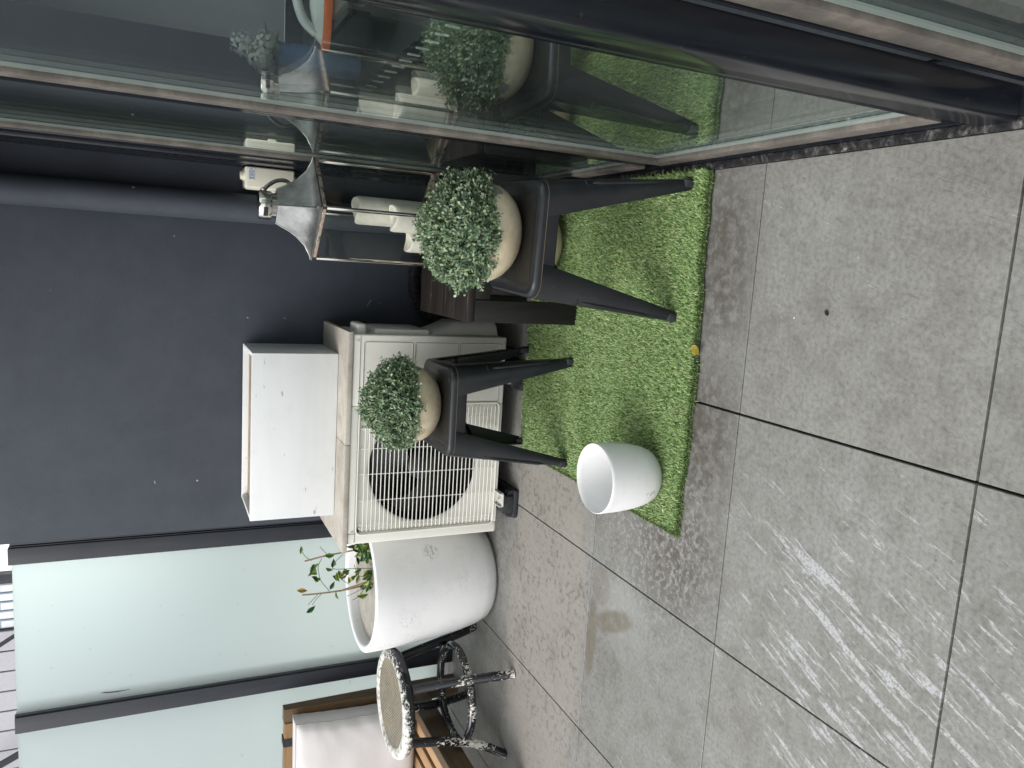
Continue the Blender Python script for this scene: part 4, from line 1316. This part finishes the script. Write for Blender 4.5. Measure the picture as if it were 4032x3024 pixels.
for a, b in zip(A_, B_):
    c = Vector(a).lerp(Vector(b), .5); d = Vector((c.x - (cx0 + cx1) / 2, 0, c.z - (cz0 + cz1) / 2)); d.x /= .36; d.z /= .26
    if d.length: d.normalize()
    mid_.append(tuple(c + Vector((d.x, 0, d.z)) * (.006 + .004 * mnoise.noise(Vector((c.x * 14, 2, c.z * 14))))))
loft(bm, [A_, mid_, B_], closed=True)
bmesh.ops.remove_doubles(bm, verts=bm.verts[:], dist=1e-5)
bmesh.ops.recalc_face_normals(bm, faces=bm.faces[:])
loc(obj('pad', bm, M['cushion'], cu, ang=65), CUP)
M['piping'] = simple('grey_piping', (0.40, 0.385, 0.38), 0.9, var=0.05)
bm = BM(); tube(bm, [Vector(a) + Vector((0, -.001, 0)) for a in A_], .0022, 6, closed=True)
loc(obj('piping', bm, M['piping'], cu), CUP)
bm = BM()
xs_ = -2.075
box(bm, xs_ - .017, xs_ + .017, 3.1135, 3.117, .72, .7865); box(bm, xs_ - .017, xs_ + .017, 3.1135, 3.165, .7838, .7875, bev=.001); box(bm, xs_ - .017, xs_ + .017, 3.161, 3.165, .69, .7865)
loc(obj('strap', bm, M['strap'], cu), CUP)

# ================================================================ CHARRED BENCH
be = thing('charred_bench', (0.053, 2.47, 0), 'low dark charred timber bench carrying the glass lantern', 'bench')
BEP = (0.053, 2.47, 0)
bx0, bx1 = -0.176, 0.286
ys_ = np.linspace(2.233, 2.705, 5)
bm = BM()
for a, b in zip(ys_[:-1], ys_[1:]):
    box(bm, bx0, bx1, a + .0012, b - .0012, .374, .3985, bev=.003)
loc(obj('bench_top', bm, M['char_top'], be), BEP)
bm = BM()
for ya in (2.2335, 2.672):
    box(bm, bx0 + .071, bx1 - .074, ya + .003, ya + .03, .322, .3735, bev=.002)
box(bm, bx0 + .003, bx0 + .03, 2.3045, 2.633, .322, .3735, bev=.002); box(bm, bx1 - .03, bx1 - .003, 2.3045, 2.633, .322, .3735, bev=.002)
loc(obj('apron', bm, M['char'], be), BEP)
for xa in (bx0, bx1 - .072):
    for ya in (2.233, 2.633):
        bm = BM(); box(bm, xa, xa + .070, ya, ya + .070, .003, .3735, bev=.003)
        loc(obj('leg', bm, M['char'], be), BEP)

# ================================================================ LANTERN
LZ = 0.3985
LC = (0.143, 2.552)
lt = thing('lantern', (LC[0], LC[1], LZ), 'tall square metal and glass lantern with a flared roof on the bench', 'lantern', rz=R(45))
hw = .112
def lb(bm, *a, **k): box(bm, *a, **k)
bm = BM(); box(bm, -hw, hw, -hw, hw, 0, .012, bev=.003); box(bm, -hw + .006, hw - .006, -hw + .006, hw - .006, .0125, .018)
obj('base_tray', bm, M['lframe'], lt)
ZE = .818 - LZ
for sx in (-1, 1):
    for sy in (-1, 1):
        bm = BM(); box(bm, sx * (hw - .0045) - .0045, sx * (hw - .0045) + .0045, sy * (hw - .0045) - .0045, sy * (hw - .0045) + .0045, .0185, ZE - .014, bev=.0012)
        obj('corner_post', bm, M['steel'], lt)
bm = BM()
for k in range(4):
    Mr = Matrix.Rotation(k * math.pi / 2, 4, 'Z')
    bm = BM(); box(bm, -hw + .0095, hw - .0095, hw - .0085, hw - .001, ZE - .013, ZE - .002, bev=.001, M=Mr)
    obj('frame_rail', bm, M['lframe'], lt); bm = BM()
    box(bm, -hw + .0095, hw - .0095, hw - .0085, hw - .001, .0185, .030, bev=.001, M=Mr)
    obj('frame_rail', bm, M['lframe'], lt)
for k in range(4):
    Mr = Matrix.Rotation(k * math.pi / 2, 4, 'Z')
    bm = BM(); vs = [bm.verts.new(Mr @ Vector(p)) for p in ((-hw + .009, hw - .004, .019), (hw - .009, hw - .004, .019), (hw - .009, hw - .004, ZE - .013), (-hw + .009, hw - .004, ZE - .013))]
    bm.faces.new(vs)
    obj('glass_pane', bm, M['lglass'], lt, smooth=False)
# flared roof
bm = BM()
pr_ = [(hw, ZE - .002), (hw + .002, ZE), (hw + .002, ZE + .004), (hw * .93, ZE + .006), (hw * .73, ZE + .0225), (hw * .56, ZE + .049), (hw * .46, ZE + .072), (hw * .39, ZE + .095), (hw * .325, ZE + .114)]
seg_ = []
rings = [[(-r, -r, z), (r, -r, z), (r, r, z), (-r, r, z)] for r, z in pr_]
def sub(ring, n=6):
    out = []
    for i in range(4):
        a, b = Vector(ring[i]), Vector(ring[(i + 1) % 4])
        for k in range(n): out.append(a.lerp(b, k / n))
    return out
loft(bm, [sub(r) for r in rings], True, True, True)
obj('roof', bm, M['lroof'], lt, ang=28)
# ridges
for sx in (-1, 1):
    for sy in (-1, 1):
        bm = BM(); tube(bm, [(sx * r, sy * r, z + .0006) for r, z in pr_[2:]], .0018, 6)
        obj('roof_ridge', bm, M['steel'], lt)
ZR = ZE + .1145
bm = BM(); cyl(bm, (0, 0, ZR), .036, .015, seg=36)
obj('cap_collar', bm, M['steel'], lt)
bm = BM(); lathe(bm, [(.0425, ZR + .0155), (.0435, ZR + .018), (.0435, ZR + .050), (.042, ZR + .053), (.030, ZR + .0545)], 48, cap0=True, cap1=True)
cp = obj('cap', bm, M['steel'], lt)
for a0 in (45, 165, 285):
    bm = BM(); rows = []
    for k in range(9):
        a = R(a0 - 45 - 45 - 20 + 40 * k / 8 + 0)
        rows.append([(r_ * math.cos(a), r_ * math.sin(a), z) for r_, z in ((.043, ZR + .027), (.0441, ZR + .027), (.0441, ZR + .040), (.043, ZR + .040))])
    loft(bm, rows, True, True, True)
    obj('vent_slot', bm, M['black_plastic'], cp)
# ring handle hanging down the right-hand side
bm = BM()
ca = R(-30)
pts = [(.046, 0, ZR + .036), (.066, .004, ZR + .020), (.085, .010, ZR - .006), (.090, .016, ZR - .034), (.078, .022, ZR - .052), (.060, .026, ZR - .052)]
ps = spline(pts, 8)
ps = [Matrix.Rotation(ca, 4, 'Z') @ Vector(p) for p in ps]
tube(bm, ps, .0062, 12)
c0 = Matrix.Rotation(ca, 4, 'Z') @ Vector((.047, 0, ZR + .036))
bmesh.ops.create_uvsphere(bm, u_segments=16, v_segments=10, radius=.0095, matrix=Matrix.Translation(c0))
obj('ring_handle', bm, M['steel'], lt)
# candles
for i, (cx, cy, r, zt, lab) in enumerate(((.156, 2.600, .046, .672, 'tallest cream pillar candle at the back inside the lantern'), (.136, 2.508, .045, .572, 'middle height cream pillar candle inside the lantern'), (.066, 2.540, .038, .508, 'shortest cream pillar candle inside the lantern'))):
    bm = BM()
    h = zt - (LZ + .0185)
    rings = []
    for r_, z in ((r * .97, 0), (r, .004), (r, h - .012), (r * .97, h - .004), (r * .90, h), (r * .82, h - .003), (r * .5, h - .008), (r * .1, h - .009)):
        rings.append([(r_ * math.cos(2 * math.pi * k / 36) * (1 + .02 * math.sin(3 * k + z * 30)), r_ * math.sin(2 * math.pi * k / 36), z + (.006 * math.sin(2 * math.pi * k / 36 * 2 + i) if z > h * .9 else 0)) for k in range(36)])
    loft(bm, rings, True, True, True)
    cdl = obj('candle', bm, M['candle'], ang=60, loc=(cx, cy, LZ + .0185))
    tag(cdl, lab, 'candle', 'candles in the lantern')

# ================================================================ ISOLATOR BOX
IY = 2.985
iz = thing('isolator_switch', (0.262, 3.05, 0.9), 'cream plastic switch box on the dark wall behind the lantern top', 'switch box')
IZP = (0.262, 3.05, 0.9)
bm = BM()
box(bm, 0.2235, 0.2995, IY, 3.099, .808, .980, bev=.007, seg=3)
loc(obj('housing', bm, M['iso'], iz), IZP)
bm = BM(); box(bm, 0.2195, 0.2985, IY + .030, IY + .045, .812, .976, bev=.004); box(bm, 0.214, 0.226, IY + .02, IY + .05, .872, .902, bev=.003)
loc(obj('clip_rim', bm, M['iso'], iz), IZP)
bm = BM(); cyl(bm, (0.268, IY + .04, .9795), .018, .008, seg=24); cyl(bm, (0.268, IY + .04, .988), .015, .006, seg=24); loc(obj('cable_gland', bm, M['iso'], iz), IZP); bm = BM(); cyl(bm, (.268, IY + .04, .800), .014, .009, seg=24)
loc(obj('cable_gland', bm, M['iso'], iz), IZP)
bm = BM(); box(bm, 0.252, 0.294, IY - .0012, IY + .001, .949, .9705)
lb_ = loc(obj('sticker', bm, M['labelw'], iz, smooth=False), IZP)
bm = BM()
rg = random.Random(3)
for kz in range(4):
    x = .2545
    while x < .290:
        w_ = rg.uniform(.004, .009)
        box(bm, x, min(x + w_, .2915), IY - .0020, IY - .0011, .9655 - kz * .0044, .9678 - kz * .0044)
        x += w_ + rg.uniform(.0012, .005)
o = obj('print', bm, M['ink'], lb_, smooth=False)

# ================================================================ THINGS SEEN THROUGH THE GLASS
M['console'] = simple('dark_sideboard', (0.030, 0.036, 0.036), 0.45, var=0.25, scale=9)
M['whiteslot'] = simple('pale_slot_blade', (0.80, 0.86, 0.83), 0.5, var=.03)
cs = thing('sideboard', (.85, 2.9, 0), 'dark low sideboard with a row of pale slots, inside behind the glass', 'sideboard')
CSP = (.85, 2.9, 0)
bm = BM(); box(bm, .64, 1.35, 1.9, 4.3, 0.0, .575, bev=.006)
loc(obj('body', bm, M['console'], cs), CSP)
for k in range(20):
    y = 2.10 + k * .088
    bm = BM(); box(bm, .6355, .6395, y, y + .012, .515, .556)
    loc(obj('slot', bm, M['whiteslot'], cs, smooth=False), CSP)
M['blueglass'] = simple('blue_glazed_vase', (0.17, 0.30, 0.55), 0.25, var=.15, scale=12)
va = thing('blue_vase', (.705, 3.03, .576), 'tall pale blue vase of white flowers seen through the glass door', 'vase')
bm = BM(); lathe(bm, [(.040, 0), (.046, .01), (.050, .10), (.047, .20), (.042, .27), (.046, .295), (.042, .295), (.038, .27)], 32)
obj('vase_body', bm, M['blueglass'], va)
M['petal'] = leaf_mat('white_petal', [(0, (.75, .80, .72)), (1, (.92, .94, .88))], False)
rg = np.random.default_rng(4)
V, Qd = [], []
for cxyz, rr, npt in (((-.02, -.02, .36), .045, 160), ((.02, .03, .41), .045, 160), ((-.03, .05, .33), .04, 130), ((.03, -.03, .34), .035, 100)):
    for k in range(npt):
        n = rg.normal(0, 1, 3); n /= np.linalg.norm(n)
        p = np.array(cxyz) + n * rr * rg.uniform(.8, 1.05)
        a = np.cross(n, rg.normal(0, 1, 3)); a /= np.linalg.norm(a); b_2 = np.cross(n, a); s_ = .008
        b = len(V); V.extend([p - a * s_, p + b_2 * s_ + n * .002, p + a * s_, p - b_2 * s_ + n * .002]); Qd.append((b, b + 1, b + 2, b + 3))
npobj('flower_head', np.array(V), [np.array(Qd)], M['petal'], va)
V, Qd = [], []
for k in range(16):
    a = rg.uniform(0, 6.28); d = np.array([math.cos(a), math.sin(a), rg.uniform(-.4, .5)]); d /= np.linalg.norm(d)
    p = np.array([0, 0, .31]) + d * .02; s = np.cross(d, [0, 0, 1]); Lf = rg.uniform(.06, .10); W = Lf * .5
    b = len(V); V.extend([p, p + d * Lf * .5 + s * W * .5, p + d * Lf, p + d * Lf * .5 - s * W * .5]); Qd.append((b, b + 1, b + 2, b + 3))
npobj('leaves', np.array(V), [np.array(Qd)], M['pot_leaf'], va)
# iron on a stand
M['ironwhite'] = simple('white_iron_plastic', (0.72, 0.75, 0.73), 0.35, var=.04)
M['ironorange'] = simple('orange_plastic', (0.75, 0.16, 0.03), 0.35, var=.08)
sh = thing('stool_table', (.86, 2.66, 0), 'small dark table under the iron, inside behind the glass', 'table')
bm = BM(); box(bm, -.13, .17, -.16, .34, .718, .739, bev=.004)
obj('table_top', bm, M['console'], sh)
for a, b in ((-.11, -.14), (.15, -.14), (-.11, .32), (.15, .32)):
    bm = BM(); box(bm, a - .012, a + .012, b - .012, b + .012, .5765, .7175)
    obj('leg', bm, M['console'], sh)
ir = thing('clothes_iron', (.925, 2.75, .740), 'white and orange clothes iron seen through the glass door', 'iron', rz=R(90))
bm = BM()
out_ = []
for k in range(25):
    u = k / 24
    out_.append((.050 * math.sin(math.pi * min(1, (1 - u) * .5 + .0)) ** .7 if False else .050 * math.sqrt(max(0, 1 - u ** 2.2)), -.02 + .27 * u))
ring0 = [(x, y) for x, y in out_] + [(-x, y) for x, y in out_[::-1][1:]]
loft(bm, [[(x, y, .002) for x, y in ring0], [(x, y, .022) for x, y in ring0], [(x * .92, y * .97, .028) for x, y in ring0]], True, True, True)
obj('sole', bm, M['ironorange'], ir)
bm = BM()
loft(bm, [[(x * .85, y * .93, .0285) for x, y in ring0], [(x * .75, y * .85, .05) for x, y in ring0], [(x * .4, -.01 + y * .55, .068) for x, y in ring0]], True, True, True)
obj('body', bm, M['ironwhite'], ir)
bm = BM(); tube(bm, spline([(0, .20, .045), (0, .16, .09), (0, .08, .115), (0, 0, .115), (0, -.03, .09), (0, -.025, .04)], 6), .016, 12)
obj('handle', bm, M['ironwhite'], ir)
# pale cabinets deeper in the room
M['palecab'] = simple('pale_grey_cabinet', (0.55, 0.58, 0.58), 0.5, var=.03)
cb = thing('wall_cabinet', (1.9, 3.2, 1.0), 'pale grey cabinet looming dimly inside the room behind the glass', 'cabinet')
bm = BM(); box(bm, -.55, .5, -1.6, .55, .05, 1.1, bev=.03, seg=4)
obj('cabinet_body', bm, M['palecab'], cb)
bm = BM(); box(bm, -.60, -.551, .15, .55, .09, 1.1, bev=.02, seg=3)
obj('cabinet_door', bm, M['blueglass'], cb)
bm = BM(); box(bm, -.45, .45, -1.5, .5, -1.0, .049, bev=.01)
obj('plinth', bm, M['console'], cb)

# ================================================================ LEAVES AND LITTER
def litter(name, p, L, W, rz, mat, label, cat, z=.002, curl=.3, group=None):
    bm = BM()
    rows = []
    for i in range(7):
        u = i / 6
        wd = W * (math.sin(math.pi * min(1, .08 + u * .92)) ** .7) * .5
        zc = curl * L * (u - .45) ** 2
        rows.append([((u - .5) * L, -wd, zc + curl * wd * .8), ((u - .5) * L, 0, zc), ((u - .5) * L, wd, zc + curl * wd * .8)])
    loft(bm, rows, closed=False)
    f = bm.faces[:]
    r = bmesh.ops.solidify(bm, geom=f, thickness=.0006)
    o = obj(name, bm, mat, ang=80, loc=(p[0], p[1], z)); o.rotation_euler = (0, 0, rz)
    return tag(o, label, cat, group)
litter('fallen_leaf', (-.179, 1.592, 0), .036, .027, R(75), M['yellow'], 'curled yellow leaf at the front edge of the turf', 'leaf', z=.016, curl=.5)
litter('leaf_flake', (-.628, 1.655, 0), .012, .007, R(20), M['paleleaf'], 'pale flake on the turf corner beside the small white pot', 'leaf', z=.024)
litter('leaf_flake', (-.578, 2.52, 0), .018, .006, R(100), M['paleleaf'], 'pale sliver on the turf between the legs of the stool by the air conditioner', 'leaf', z=.027)
litter('leaf_flake', (.028, 2.02, 0), .016, .007, R(60), M['orange_leaf'], 'orange flake on the turf under the stool near the glass', 'leaf', z=.027)
litter('debris_speck', (-.052, 1.195, 0), .014, .009, R(40), M['debris'], 'small dark scrap on the bare tile in front of the turf', 'litter', z=.002)
litter('debris_speck', (-.070, 1.284, 0), .0055, .005, R(0), M['labelw'], 'tiny white fleck on the tile in front of the turf', 'litter', z=.002, curl=.1)
